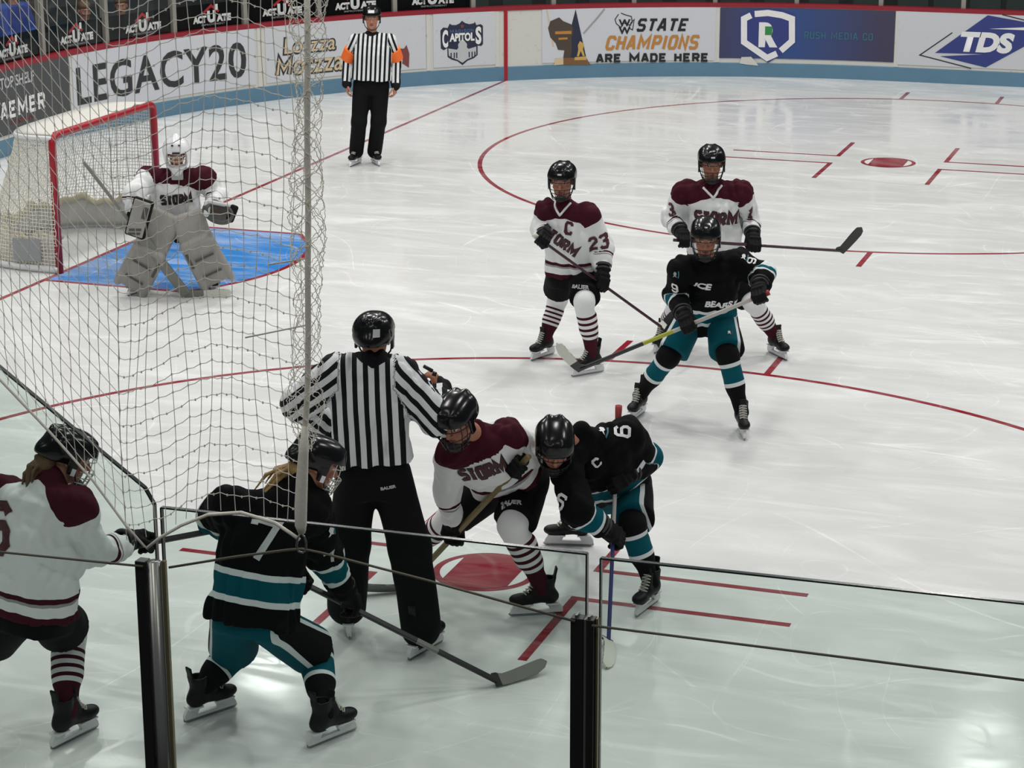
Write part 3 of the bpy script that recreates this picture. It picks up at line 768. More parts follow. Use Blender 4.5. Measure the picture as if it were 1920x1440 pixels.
# stands behind the far boards
sb2 = MB()
for i in range(6):
    o0 = -1.5-i*0.85; z1 = 0.25+i*0.4
    strip(sb2, 0, SPL, [(o0, 0), (o0, z1), (o0-.85, z1), (o0-.85, 0)], ds=.6)
w_ = sb2.build('wall_stands', M['stand_dark']); w_['kind'] = 'structure'
bb = MB(); strip(bb, 0, SPL, [(-7.2, 0), (-7.2, 8.0), (-7.4, 8.0), (-7.4, 0)], ds=.6)
w_ = bb.build('wall_back', M['stand_dark']); w_['kind'] = 'structure'
for i in range(30):
    s = 1.2+i*0.52
    if s > bs(930, 20)[0]: break
    c0 = bpt(s, .25, -1.95); nrm = bpt(s, 0, 1)-bpt(s, 0, 0); tg = np.cross([0, 0, 1], nrm)
    root = thing('stadium_seat', 'dark green folding seat in the first row of the stands', 'seat', c0, 'seats behind the far boards')
    m1 = MB(); m1.box(np.array([0, 0, .42]), tg*.22, nrm*.2, np.array([0, 0, .03])); m1.build('seat', M['seat_green'], root)
    m1 = MB(); m1.box(-nrm*.22+np.array([0, 0, .66]), tg*.22, nrm*.025, np.array([0, 0, .24])); m1.build('backrest', M['seat_green'], root)
    m1 = MB(); m1.box(np.array([0, 0, .2]), tg*.03, nrm*.16, np.array([0, 0, .2])); m1.build('leg', M['post_black'], root)
bn = MB(); strip(bn, ps[7]+.2, ps[0]+.2, [(-.75, .0), (-.75, .45), (-1.15, .45), (-1.15, .0)])
tag(bn.build('bench', M['stand_dark']), 'dark low bench behind the glass where spectators sit', 'bench')

# ------------------------------------------------------------------ goal
goal = thing('hockey_goal', 'red framed hockey goal with white net at the far left', 'goal', (0, 0, 0))
GW, GH, GT, GB = 0.945, 1.235, 0.52, 1.10       # half width, height, top depth, bottom depth
def corner_pts(p0, p1, p2, r, n=8):
    p0, p1, p2 = map(np.asarray, (p0, p1, p2)); a = p1+unit(p0-p1)*r; b = p1+unit(p2-p1)*r
    return [(1-t)**2*a+2*t*(1-t)*p1+t*t*b for t in np.linspace(0, 1, n)]
m1 = MB(); pts = [(0, -GW, 0.0)]+corner_pts((0, -GW, 0), (0, -GW, GH), (0, GW, GH), .09)+corner_pts((0, -GW, GH), (0, GW, GH), (0, GW, 0), .09)+[(0, GW, 0.0)]
m1.tube(pts, .034, 12); m1.build('goal_frame', M['red_paint'], goal, smooth=True)
def plan(D, n=60, sq=3.6, hw=GW):
    """rounded back line from near post to far post"""
    P = []
    for t in np.linspace(-math.pi/2, math.pi/2, n):
        c, s = math.cos(t), math.sin(t)
        P.append((-D*abs(c)**(2/sq), hw*math.copysign(abs(s)**(2/sq), s)))
    P = np.array(P); d = np.r_[0, np.cumsum(np.linalg.norm(np.diff(P, axis=0), axis=1))]
    q = np.linspace(0, d[-1], n); return np.c_[np.interp(q, d, P[:, 0]), np.interp(q, d, P[:, 1])]
NB, NVt = 104, 34
bot = plan(GB, NB, 3.0, GW+.02); top = plan(GT, NB, 4.5, GW)
gridp = np.zeros((NVt+1, NB, 3))
for i in range(NVt+1):
    t = i/NVt; sag = t**0.6
    gridp[i, :, :2] = bot*(1-t)+top*t; gridp[i, :, 2] = 0.05+(GH-.04-.05)*t
    gridp[i, :, :2] *= (1+0.03*math.sin(3.1*t))
gridp += rng.normal(0, .003, gridp.shape)
seg = np.concatenate([np.stack([gridp[:, :-1], gridp[:, 1:]], 2).reshape(-1, 2, 3), np.stack([gridp[:-1], gridp[1:]], 2).reshape(-1, 2, 3)])
tg = np.zeros((14, NB, 3))
for i in range(14):
    t = i/13; tg[i, :, 0] = top[:, 0]*(1-t); tg[i, :, 1] = top[:, 1]*(1-t)+np.linspace(-GW, GW, NB)*t; tg[i, :, 2] = GH-.03
seg = np.concatenate([seg, np.stack([tg[:, :-1], tg[:, 1:]], 2).reshape(-1, 2, 3), np.stack([tg[:-1], tg[1:]], 2).reshape(-1, 2, 3)])
V, F = strands(seg, .0036); link('goal_net', new_mesh('goal_net', V, F, [M['net_white']], smooth=False), goal)
# rear frame, canvas shelf top edge, skirt
m1 = MB(); m1.tube([(x, y, .035) for x, y in bot], .03, 8); m1.build('base_rail', M['white_plastic'], goal, smooth=True)
m1 = MB(); m1.tube([(x, y, GH-.02) for x, y in top], .022, 8); m1.build('top_rail', M['white_plastic'], goal, smooth=True)
V = []; F = []
for j in range(NB):
    for i in range(4):
        t = i/3; V.append((top[j, 0]*(1-t)-.004*t, top[j, 1]*(1-t)+np.linspace(-GW+.03, GW-.03, NB)[j]*t, GH+.004+.012*math.sin(3.14*t)))
for j in range(NB-1):
    for i in range(3): F.append((j*4+i, (j+1)*4+i, (j+1)*4+i+1, j*4+i+1))
o = link('top_canvas', new_mesh('top_canvas', V, F, [M['canvas']]), goal); md = o.modifiers.new('t', 'SOLIDIFY'); md.thickness = .006
V = []; F = []
nr = 6
for j in range(NB):
    wv = .03*math.sin(j*.35)+.02*math.sin(j*.9)
    for i in range(nr):
        t = i/(nr-1); V.append((bot[j, 0]*(.97-.10*t)+.0, bot[j, 1]*(.97-.06*t), .03+(.27+wv)*t))
for j in range(NB-1):
    for i in range(nr-1): F.append((j*nr+i, (j+1)*nr+i, (j+1)*nr+i+1, j*nr+i+1))
o = link('skirt', new_mesh('skirt', V, F, [M['canvas']]), goal); md = o.modifiers.new('t', 'SOLIDIFY'); md.thickness = .02
m1 = MB(); m1.tube([(bot[j, 0]*.86, bot[j, 1]*.90, .30+.03*math.sin(j*.35)+.02*math.sin(j*.9)) for j in range(NB)], .028, 8); m1.build('skirt_roll', M['canvas_dirty'], goal, smooth=True)
m1 = MB(); m1.box((-.30, -GW-.035, .20), (.14, 0, 0), (0, .006, 0), (0, 0, .1)); m1.build('side_patch', M['ink_grey'], goal)

# ------------------------------------------------------------------ near glass: posts, panes, cables
YG = -12.95
def gx(u, v): return on_y(u, v, YG)
def post(u0, u1, vtop, label, cols):
    """channel post standing on the near boards: strips side by side, widths as fractions"""
    ztop = gx((u0+u1)/2, vtop)[2]; x0, x1 = gx(u0, vtop+40)[0], gx(u1, vtop+40)[0]
    root = thing('glass_post', label, 'post', ((x0+x1)/2, YG, 1.09)); w = x1-x0; cxx = (x0+x1)/2; h = ztop-1.09
    for a, b, name, mname, y0, y1, rnd in cols:
        xa, xb = x0+w*a-cxx, x0+w*b-cxx; mb = MB()
        if rnd: mb.tube([((xa+xb)/2, y0, 0), ((xa+xb)/2, y0, h)], (xb-xa)/2, 20)
        else: mb.box(((xa+xb)/2, (y0+y1)/2, h/2), ((xb-xa)/2, 0, 0), (0, (y1-y0)/2, 0), (0, 0, h/2))
        o = mb.build(name, M[mname], root, smooth=bool(rnd))
        if not rnd: bv = o.modifiers.new('b', 'BEVEL'); bv.width = .002; bv.segments = 2
    return root, ztop
pA = post(269, 320, 1045, 'black and silver glass post left of the player with number 7', [(0, .36, 'rear_channel', 'post_black', -.045, -.01, 0), (.38, .82, 'round_bar', 'alu', -.028, 0, 1), (.80, .95, 'edge_strip', 'brass', -.022, -.008, 0)])
pB = post(1079, 1130, 1150, 'dark glass post right of centre, in front of the face-off', [(0, .47, 'rear_channel', 'post_black', -.045, -.01, 0), (.47, .585, 'divider', 'alu', -.043, -.01, 0), (.585, .85, 'front_channel', 'post_black', -.045, -.01, 0), (.85, .95, 'edge_strip', 'brass', -.030, -.014, 0)])
m1 = MB()
for dx in (-.022, .012): m1.box((dx, -.028, pB[1]-1.09+.004), (.003, 0, 0), (0, .014, 0), (0, 0, .004))
m1.build('top_bolts', M['steel'], pB[0])
def pane(pts, label):
    """pts: (x, z) outline in the glass plane"""
    root = thing('rink_glass', label, 'glass', (sum(q[0] for q in pts)/len(pts), YG, 1.09))
    ox = root.location.x; t = .006
    mb = MB(); mb.prism([(x-ox, -t, z-1.09) for x, z in pts], np.array([0, 2*t, 0])); mb.build('glass', M['glass_near'], root)
    mb = MB()
    for i in range(1, len(pts)):                          # left, top and right edges, polished
        a, b = np.array(pts[i-1]), np.array(pts[i]); d = unit(b-a); n = np.array([-d[1], d[0]])
        c = (a+b)/2; mb.box((c[0]-ox, 0, c[1]-1.09), (d[0]*np.linalg.norm(b-a)/2, 0, d[1]*np.linalg.norm(b-a)/2), (0, t+.001, 0), (n[0]*.0022, 0, n[1]*.0022))
    mb.build('polished_edge', M['glass_edge'], root)
    return root
def xz(u, v): q = gx(u, v); return (q[0], q[2])
zb = 1.092
e0, e1 = xz(272, 914), xz(290, 946); sl = (e0[1]-xz(0, 688)[1])/(e0[0]-xz(0, 688)[0]); xl = 6.18
pane([(xl, zb), (xl, e0[1]+sl*(xl-e0[0])), e0, (e1[0], e1[1]), (e1[0], zb)], 'sloping glass pane beside the white player at the lower left')
a_, b_ = xz(303, 951), xz(1101, 1038); pane([(a_[0], zb), a_, b_, (b_[0], zb)], 'glass pane between the two posts, in front of number 7')
a_, b_ = xz(1127, 1046), xz(1920, 1131); b_ = (b_[0]+.14, b_[1]+.002); pane([(a_[0], zb), a_, b_, (b_[0], zb)], 'glass pane right of the dark post, at the lower right')
def cable(name, pts, r, material, label, cat, dy=0.0):
    m1 = MB(); P = []
    for u, v in pts: P.append(on_y(u, v, YG+dy))
    m1.tube(P, r, 8); o = m1.build(name, material, smooth=True); return tag(o, label, cat)
cable('tension_cable', [(-60, 1029), (100, 1045), (268, 1062)], .0035, M['cable'], 'thin dark cable crossing the white player at lower left to the post', 'cable', -.05)
cable('tension_cable', [(317, 1064), (440, 1044), (540, 1031), (566, 1029), (600, 1036), (800, 1088), (1078, 1165)], .0035, M['cable'], 'thin cable peaking at the hanging rope between the two posts', 'cable', -.05)
cable('tension_cable', [(1110, 1173), (1500, 1222), (1980, 1283)], .0035, M['cable'], 'thin dark cable leaving the dark post to the right', 'cable', -.05)

# ------------------------------------------------------------------ safety netting with its rope
YN = YG-.03
def nx_(u, v): return on_y(u, v, YN)
net = thing('safety_net', 'knotted safety netting hanging at the left above the glass', 'net', tuple(nx_(400, 900)))
ORG = np.array(net.location)
def hump(u):                                              # how far a row rises above its fold point, px
    return float(np.interp(u, [226, 245, 270, 300, 350, 390, 425, 470, 520, 560, 590], [0, 1, 7, 18, 46, 58, 58, 50, 36, 22, 14]))
cols = [226, 243, 261, 279, 300, 322, 346, 368, 390, 412, 435, 458, 482, 507, 530, 552, 572]
seg = []; knots = []
rows = list(range(-8, 34))
def vrow(k): return -40+31.0*k
def fold(v): return 198+ (v-0)*0.037 if v < 1000 else 236
def right(k, j):
    v0 = vrow(k); u = cols[j]+ (fold(v0)-226)*(1-j/len(cols)) + 6*math.sin(k*.35+j*.7)*(j > 0)
    u += (v0-700)*0.012*(j/16)
    return (u, v0-hump(cols[j])+2.2*math.sin(k*1.3+j*2.1))
def bottom_r(u): return float(np.interp(u, [232, 275, 340, 390, 452, 515, 560, 575], [1040, 1025, 985, 963, 960, 980, 1008, 1012]))
for k in rows:
    for j in range(len(cols)):
        a = right(k, j)
        if a[1] > bottom_r(a[0])+4: continue
        if j+1 < len(cols):
            b = right(k, j+1)
            if b[1] < bottom_r(b[0])+8:
                mid = ((a[0]+b[0])/2, (a[1]+b[1])/2+2.5); seg += [(a, mid), (mid, b)]
        c = right(k+1, j)
        cb_ = min(c[1], bottom_r(c[0]))
        seg.append((a, (c[0], cb_)))
NL = 18
def left(k, j): u0, v0 = right(k, 0); return (u0-18.5*j+1.5*math.sin(k*2.+j), v0-(19.5+.25*j)*j)
def bottom_l(u): return float(np.interp(u, [-100, 0, 95, 175, 236, 270], [600, 710, 810, 900, 985, 1025]))
for k in range(-8, 60):
    for j in range(NL):
        a, b, c = left(k, j), left(k, j+1), left(k+1, j)
        if a[1] > bottom_l(a[0])+3 or a[1] < -330: continue
        seg.append((a, b)); seg.append((a, (c[0], min(c[1], bottom_l(c[0])))))
S3d = np.array([[nx_(*a), nx_(*b)] for a, b in seg])-ORG
S3d[..., 1] += .008*np.sin(S3d[..., 0]*9+S3d[..., 2]*7)
K_ = S3d[::3, 0]; KS = np.stack([K_-np.array([0, 0, .003]), K_+np.array([0, 0, .003])], 1)
V, F = strands(S3d, .0011); V2, F2 = strands(KS, .0023); F = np.concatenate([F, F2+len(V)]); V = np.concatenate([V, V2]); link('netting', new_mesh('netting', V, F, [M['net_grey']], smooth=False), net)
def loc_(pts, dy=0): return [on_y(u, v, YN+dy)-ORG for u, v in pts]
m1 = MB(); m1.tube(loc_([(-60, 645), (0, 712), (95, 812), (175, 902), (236, 985), (272, 1026)]), .0035, 6)
m1.tube(loc_([(275, 1028), (300, 1008), (340, 985), (390, 965), (452, 961), (515, 980), (545, 1000), (562, 1012)]), .0048, 6)
m1.build('border_rope', M['rope'], net, smooth=True)
# gathered netting spun round the vertical rope
seg = []
PXM = FPX/((nx_(577, 400)-CAM)@CF)
for sgn in (-1, 1):
    for q in range(6):
        prev = None
        for k in range(0, 300):
            v0 = -40+k*3.0
            if v0 > 846: break
            th = q*2*math.pi/6+sgn*k*.10+.5*math.sin(k*.07+q*1.7); rr = (28+5*math.sin(v0*.017+1)+3*math.sin(v0*.05+q))/PXM*(1 if v0 < 780 else max(.35, 1-(v0-780)/90))
            c0 = on_y(579-(v0*.006), v0, YN)+rng.normal(0, .0016, 3); p0 = c0+np.array([math.cos(th)*rr*1.05, math.sin(th)*rr*.8, 0])-ORG
            if prev is not None: seg.append((prev, p0))
            prev = p0
V, F = strands(np.array(seg), .0010); link('gathered_netting', new_mesh('gathered_netting', V, F, [M['net_grey']], smooth=False), net)
rp = thing('hanging_rope', 'vertical grey rope at the netting corner, ending in a snap hook', 'rope', tuple(nx_(575, 500)))
RO = np.array(rp.location)
P = [(575, -60), (577, 100), (576, 250), (578, 400), (577, 520), (578, 620), (577, 720), (574, 780), (570, 830)]
m1 = MB(); m1.tube([on_y(u, v, YN-.02)-RO for u, v in P], .0078, 10); m1.build('rope_cord', M['rope'], rp, smooth=True)
P = [(572, 800), (569, 850), (566, 900), (564, 950), (564, 985), (566, 1000)]
m1 = MB(); m1.tube([on_y(u, v, YN-.025)-RO for u, v in P], .0165, 12, rscale=[.5, .8, .95, 1.0, .95, .55]); m1.build('rope_splice', M['rope'], rp, smooth=True)
hk = [(562, 1002), (558, 1010), (556, 1024), (560, 1034), (567, 1036), (573, 1031), (574, 1018), (571, 1006), (566, 1002)]
m1 = MB(); m1.tube([on_y(u, v, YN-.02)-RO for u, v in hk], .0028, 8); m1.build('snap_hook', M['steel'], rp, smooth=True)
for (a, b), lb in ((((460, 633), (577, 609)), 'short pale cord tied to the hanging rope, above the linesman level'), (((504, 496), (578, 484)), 'short pale cord tied to the hanging rope, over the crease')):
    m1 = MB(); m1.tube([on_y(*a, YN-.03), on_y(*b, YN-.02)], .0022, 6); tag(m1.build('tie_cord', M['rope'], smooth=True), lb, 'cord')

# ------------------------------------------------------------------ clothing materials driven by measured coordinates on the garments
def jersey_mat(name, base, layers, rough=0.8):
    """layers: [(attribute, lo, hi, colour, region)] region None / 'sleeve' / 'torso'"""
    m = bpy.data.materials.new(name); m.use_nodes = True; g = NG(m); b = g.n['Principled BSDF']
    b.inputs['Roughness'].default_value = rough; b.inputs['Specular IOR Level'].default_value = 0.08
    sl = g.m('GREATER_THAN', g.attr('sl').outputs['Fac'], 0.0); to = g.m('SUBTRACT', 1.0, sl)
    c = base
    for a, lo, hi, colr, reg in layers:
        f = g.band(g.attr(a).outputs['Fac'], lo, hi)
        if reg == 'sleeve': f = g.m('MULTIPLY', f, sl)
        elif reg == 'torso': f = g.m('MULTIPLY', f, to)
        c = g.mix(f, c, colr)
    tc = g.n.new('ShaderNodeTexCoord'); no = g.n.new('ShaderNodeTexNoise'); no.inputs['Scale'].default_value = 160
    g.l.new(tc.outputs['Object'], no.inputs['Vector'])
    bp = g.n.new('ShaderNodeBump'); bp.inputs['Strength'].default_value = .25; bp.inputs['Distance'].default_value = .003
    g.l.new(no.outputs['Fac'], bp.inputs['Height']); g.l.new(bp.outputs[0], b.inputs['Normal'])
    g.l.new(c, b.inputs['Base Color']); return m
BIG = 9.0
M['jersey_white'] = jersey_mat('jersey_white', WHITE, [('yk', 0, BIG, MAROON, None), ('ta', .80, .83, MAROON, 'sleeve'), ('ta', .845, .865, GREY, 'sleeve'),
                               ('tt', -BIG, .035, MAROON, 'torso'), ('tt', .10, .125, MAROON, 'torso'), ('tt', .085, .10, GREY, 'torso')])
M['jersey_black'] = jersey_mat('jersey_black', BLACK, [('tt', .10, .13, BW, 'torso'), ('tt', .13, .225, TEAL, 'torso'), ('tt', .225, .255, BW, 'torso'),
                               ('ta', .53, .58, BW, 'sleeve'), ('ta', .58, .74, TEAL, 'sleeve'), ('ta', .74, .79, BW, 'sleeve')])
def stripe_mat(name, period):
    m = bpy.data.materials.new(name); m.use_nodes = True; g = NG(m); b = g.n['Principled BSDF']; b.inputs['Roughness'].default_value = .8; b.inputs['Specular IOR Level'].default_value = .2
    f = g.m('LESS_THAN', g.m('FRACT', g.m('ADD', g.m('DIVIDE', g.attr('st').outputs['Fac'], period), 100.27)), 0.46)
    cuff = g.m('MULTIPLY', g.m('GREATER_THAN', g.attr('ta').outputs['Fac'], .965), g.m('GREATER_THAN', g.attr('sl').outputs['Fac'], 0.0))
    f = g.m('MAXIMUM', f, g.m('GREATER_THAN', g.attr('yk').outputs['Fac'], 0.0))
    c = g.mix(g.m('MAXIMUM', f, cuff), rgb(222, 226, 226), rgb(18, 19, 24))
    g.l.new(c, b.inputs['Base Color']); return m
M['jersey_stripe'] = stripe_mat('jersey_stripe', .057)
M['jersey_stripe_fine'] = stripe_mat('jersey_stripe_fine', .050)
def sock_mat(name, base, bands):
    m = bpy.data.materials.new(name); m.use_nodes = True; g = NG(m); b = g.n['Principled BSDF']; b.inputs['Roughness'].default_value = .9; b.inputs['Specular IOR Level'].default_value = .15
    a = g.attr('lt').outputs['Fac']; c = base
    for lo, hi, colr in bands: c = g.mix(g.band(a, lo, hi), c, colr)
    g.l.new(c, b.inputs['Base Color']); return m
M['sock_white'] = sock_mat('sock_white', WHITE, [(.22, .27, MAROON), (.33, .38, MAROON), (.44, .49, MAROON), (.55, .60, MAROON), (.66, BIG, MAROON)])
M['sock_teal'] = sock_mat('sock_teal', BLACK, [(.10, .17, BW), (.17, .45, TEAL), (.45, .52, BW)])
def pants_mat(name, base, stripes):
    m = bpy.data.materials.new(name); m.use_nodes = True; g = NG(m); b = g.n['Principled BSDF']; b.inputs['Roughness'].default_value = .8; b.inputs['Specular IOR Level'].default_value = .12
    a = g.attr('ox').outputs['Fac']; c = g.mix(0.0, base, base)
    for lo, hi, colr in stripes: c = g.mix(g.band(a, lo, hi), c, colr)
    g.l.new(c, b.inputs['Base Color']); return m
M['pants_black'] = pants_mat('pants_black', rgb(12, 12, 14), [])
M['pants_teal'] = pants_mat('pants_teal', TEAL, [(.072, .094, BW), (.094, BIG, rgb(12, 12, 14))])

# skin with a face drawn from head coordinates
def skin_mat(name, tone, brow=rgb(70, 50, 36)):
    m = bpy.data.materials.new(name); m.use_nodes = True; g = NG(m); b = g.n['Principled BSDF']; b.inputs['Roughness'].default_value = .55
    b.inputs['Specular IOR Level'].default_value = .3
    x, y, z = (g.attr(k).outputs['Fac'] for k in ('hx', 'hy', 'hz'))
    ax_ = g.m('ABSOLUTE', x); front = g.m('GREATER_THAN', y, .05)
    def elp(cx_, cz, rx, rz, xx=None):
        dx = g.m('DIVIDE', g.m('SUBTRACT', ax_ if xx is None else xx, cx_), rx); dz = g.m('DIVIDE', g.m('SUBTRACT', z, cz), rz)
        return g.m('MULTIPLY', g.m('LESS_THAN', g.m('ADD', g.m('MULTIPLY', dx, dx), g.m('MULTIPLY', dz, dz)), 1.0), front)
    c = tone
    ck = tuple(min(1, t*k) for t, k in zip(tone[:3], (1.02, .78, .74)))+(1,)
    c = g.mix(g.m('MULTIPLY', elp(.042, -.032, .024, .022), .6), c, ck)
    c = g.mix(elp(.032, .004, .0145, .0065), c, rgb(214, 208, 202))
    c = g.mix(elp(.032, .004, .0062, .0065), c, rgb(34, 26, 22))
    c = g.mix(elp(.033, .022, .020, .0042), c, brow)
    c = g.mix(elp(0.0, -.068, .024, .0085), c, rgb(150, 72, 70))
    c = g.mix(elp(0.0, -.068, .022, .0018), c, rgb(70, 26, 26))
    g.l.new(c, b.inputs['Base Color']); return m
M['skin'] = skin_mat('skin', rgb(176, 124, 102)); M['skin_warm'] = skin_mat('skin_warm', rgb(166, 110, 84))

# ------------------------------------------------------------------ kit built once in its own frame, copied for every player
def frame3(fwd, up):
    f = unit(fwd); r = unit(np.cross(f, up)); u = np.cross(r, f); return np.stack([r, f, u], 1)     # columns: right, forward, up
def place(o, pos, R3, s=1.0, root=None):
    m = Matrix.Identity(4)
    for i in range(3):
        for j in range(3): m[i][j] = R3[i][j]*s
        m[i][3] = pos[i]-(root.location[i] if root is not None else 0)
    o.matrix_basis = m
LIB = {}
def lib(key, fn):
    if key not in LIB: LIB[key] = fn()
    return LIB[key]
def sdf_mesh(name, sd, h, m, **k):
    V, Q = sd.mesh(h, **k); return new_mesh(name, V, Q, [m] if not isinstance(m, list) else m)
# skate: ankle at the origin, toe along +y
def mk_boot():
    s = SDF()
    s.add(rc((0, -.026, .090), (0, -.018, 0), .050, .047), .01).add(ell((0, -.046, -.045), (.037, .048, .042)), .03)
    s.add(rc((0, -.02, -.035), (0, .115, -.058), .043, .036), .03).add(ell((0, .145, -.056), (.042, .055, .032)), .02)
    s.add(rc((0, .030, .055), (0, .050, .0), .030, .032), .02)
    s.cut(rbox((0, 0, .130), (.2, .2, .058), .002))
    s.cut(rc((0, -.024, .16), (0, -.024, .050), .041, .037))
    s.add(rbox((0, -.070, .090), (.024, .006, .046), .005, frame3((0, 1, .22), (0, 0, 1)).T), .012)
    s.add(rbox((0, .040, .075), (.026, .006, .032), .005, frame3((0, 1, -.25), (0, 0, 1)).T), .010)
    s.plane((0, 0, -.086), (0, 0, -1))
    return sdf_mesh('skate', s, .006, M['boot'])
def prof(mb, pts, hw, x0=0.0):
    mb.prism([(x0-hw, y, z) for y, z in pts], np.array([2*hw, 0, 0]))
def mk_holder():
    mb = MB()
    prof(mb, [(-.095, -.085), (-.02, -.085), (-.040, -.124), (.085, -.124), (.065, -.085), (.165, -.085), (.190, -.120), (.195, -.142), (-.115, -.142), (-.115, -.118)], .011)
    mb.box((0, -.055, -.087), (.030, 0, 0), (0, .040, 0), (0, 0, .004)); mb.box((0, .115, -.087), (.034, 0, 0), (0, .055, 0), (0, 0, .004))
    me = bpy.data.meshes.new('blade_holder'); me.from_pydata(mb.V, [], mb.F); me.materials.append(M['white_plastic']); return me
def mk_runner():
    mb = MB(); prof(mb, [(-.118, -.138), (.196, -.138), (.203, -.146), (.190, -.157), (.170, -.160), (-.095, -.160), (-.118, -.152)], .003)
    me = bpy.data.meshes.new('runner'); me.from_pydata(mb.V, [], mb.F); me.materials.append(M['steel']); return me
def mk_laces():
    mb = MB()
    for i in range(7):
        t = i/6; y = .075+.055*t if i > 2 else .082-.004*i; y = np.interp(t, [0, .45, 1], [.060, .080, .128]); z = np.interp(t, [0, .45, 1], [.058, .014, -.030])
        w = .026
        mb.tube([(-w, y-.012, z-.006), (-w*.5, y+.0, z+.004), (w*.5, y, z+.004), (w, y-.012, z-.006)], .0038, 6)
        if i < 6: mb.tube([(-w, y-.010, z-.004), (0, y+.004, z-.004), (w, y-.006, z-.016)], .0032, 6)
    me = bpy.data.meshes.new('laces'); me.from_pydata(mb.V, [], mb.F); me.materials.append(M['lace']); return me
def add_skate(root, pos, R3, s):
    b = link('skate', lib('boot', mk_boot), root); place(b, pos, R3, s, root)
    for n, f in (('blade_holder', mk_holder), ('runner', mk_runner), ('laces', mk_laces)): link(n, lib(n, f), b)
    return b
# glove: palm round the stick at the origin, stick along x, forearm along -y, back of the hand +z
def mk_glove():
    s = SDF()
    s.add(rbox((0, -.040, .032), (.052, .050, .022), .020), .0).add(rc((-.03, -.055, .052), (.03, -.055, .052), .020, .020), .012).add(rc((-.036, -.018, .055), (.036, -.018, .055), .017, .017), .010)
    for i in range(4):
        x = -.039+.026*i; e = (0, .006, .004, -.006)[i]
        P = [(x, -.005, .045), (x, .046+e, .034), (x, .054+e, -.006), (x*.95, .026+e, -.034)]
        for a, b in zip(P[:-1], P[1:]): s.add(rc(a, b, .0150, .0140), .004)
    P = [(.044, -.065, .012), (.058, -.022, -.012), (.034, .016, -.040)]
    s.add(rc(P[0], P[1], .022, .018), .012).add(rc(P[1], P[2], .018, .015), .006)
    s.add(rbox((0, -.045, -.004), (.042, .040, .016), .014), .012)
    s.add(rc((0, -.085, .020), (0, -.155, .018), .046, .060), .018)
    s.add(rc((-.03, -.105, .062), (.03, -.105, .062), .016, .016), .008)
    s.plane((0, -.165, 0), (0, -1, 0)); s.cut(rc((0, -.17, .018), (0, -.14, .018), .052, .048))
    return sdf_mesh('glove', s, .0055, M['glove'])
def mk_cuff():
    mb = MB()
    for q, r in ((-.118, .0545), (-.148, .060)):
        mb.tube([(r*math.cos(a), q, .019+r*math.sin(a)) for a in np.linspace(0, 2*math.pi, 25)], .009, 8)
    me = bpy.data.meshes.new('cuff_roll'); me.from_pydata(mb.V, [], mb.F); me.materials.append(M['glove_grey']); me.polygons.foreach_set('use_smooth', [True]*len(me.polygons)); return me
def add_glove(root, pos, grip, fwd, backhint, s, mirror=False):
    y = unit(fwd); x = unit(grip-y*(grip@y)) if np.linalg.norm(np.cross(grip, y)) > .15 else unit(np.cross(y, backhint)); z = np.cross(x, y)
    if z@backhint < 0: x = -x; z = -z
    R3 = np.stack([x*(-1 if mirror else 1), y, z], 1)
    g = link('glove', lib('glove', mk_glove), root); place(g, pos, R3, s, root)
    link('cuff_roll', lib('cuff', mk_cuff), g); return g
# helmet: centre between the ears, face along +y
def mk_helmet():
    s = SDF()
    s.add(rbox((0, -.004, .030), (.104, .130, .090), .084), 0).add(ell((0, -.012, .062), (.088, .116, .066)), .03)
    for x in (-.032, .032): s.add(rc((x, .085, .090), (x*.9, -.100, .096), .020, .023), .012)
    s.add(rc((0, -.105, -.01), (0, -.100, -.030), .058, .050), .03)
    for x in (-1, 1):
        s.add(rbox((x*.090, .030, -.035), (.012, .040, .040), .010), .012)
    s.cut(rbox((0, -.002, -.05), (.086, .110, .155), .075))
    s.cut(rbox((0, .155, -.10), (.16, .12, .135), .01))
    s.cut(rbox((0, .075, -.165), (.16, .12, .10), .02)); s.cut(rbox((0, 0, -.17), (.3, .3, .075), .01))
    s.cut(rbox((0, -.115, -.120), (.080, .095, .090), .02))
    for x in (-.055, -.0, .055):
        for y in (.045, -.045): s.cut(rc((x, y, .165), (x, y-.035, .168), .008, .008))
    for x in (-1, 1):
        s.cut(rc((x*.112, .02, .055), (x*.112, -.03, .055), .009, .009)); s.cut(rc((x*.105, -.06, .02), (x*.100, -.085, .05), .008, .008))
    return sdf_mesh('helmet', s, .0052, M['helmet_black'])
def cage_lines(w=.098):
    L = []
    def pt(a, z, bul=0): 
        r = 1.0-.35*max(0, (-.02-z))/.12
        return (w*r*math.sin(a), .035+(.108-.02*abs(z+.04)/.1)*math.cos(a)**.9, z)
    for z in (.042, .014, -.040, -.070, -.098, -.122): L.append([pt(a, z) for a in np.linspace(-1.45, 1.45, 17)])
    for a in (-1.3, -.95, -.42, 0.0, .42, .95, 1.3):
        zs = np.linspace(.042, -.122, 9)
        if abs(a) < .5: zs = np.linspace(-.040, -.122, 6)
        L.append([pt(a, z) for z in zs])
    for a in (-.42, .42): L.append([pt(a, z) for z in np.linspace(.042, .014, 3)])
    return L
def mk_cage(m):
    mb = MB()
    for l in cage_lines(): mb.tube(l, .0027, 6)
    me = bpy.data.meshes.new('face_cage'); me.from_pydata(mb.V, [], mb.F); me.materials.append(m); me.polygons.foreach_set('use_smooth', [True]*len(me.polygons)); return me
def mk_chin():
    s = SDF(); s.add(ell((0, .088, -.118), (.042, .028, .026)), 0); s.cut(ell((0, .066, -.104), (.034, .026, .022)))
    return sdf_mesh('chin_cup', s, .005, M['chin_cup'])
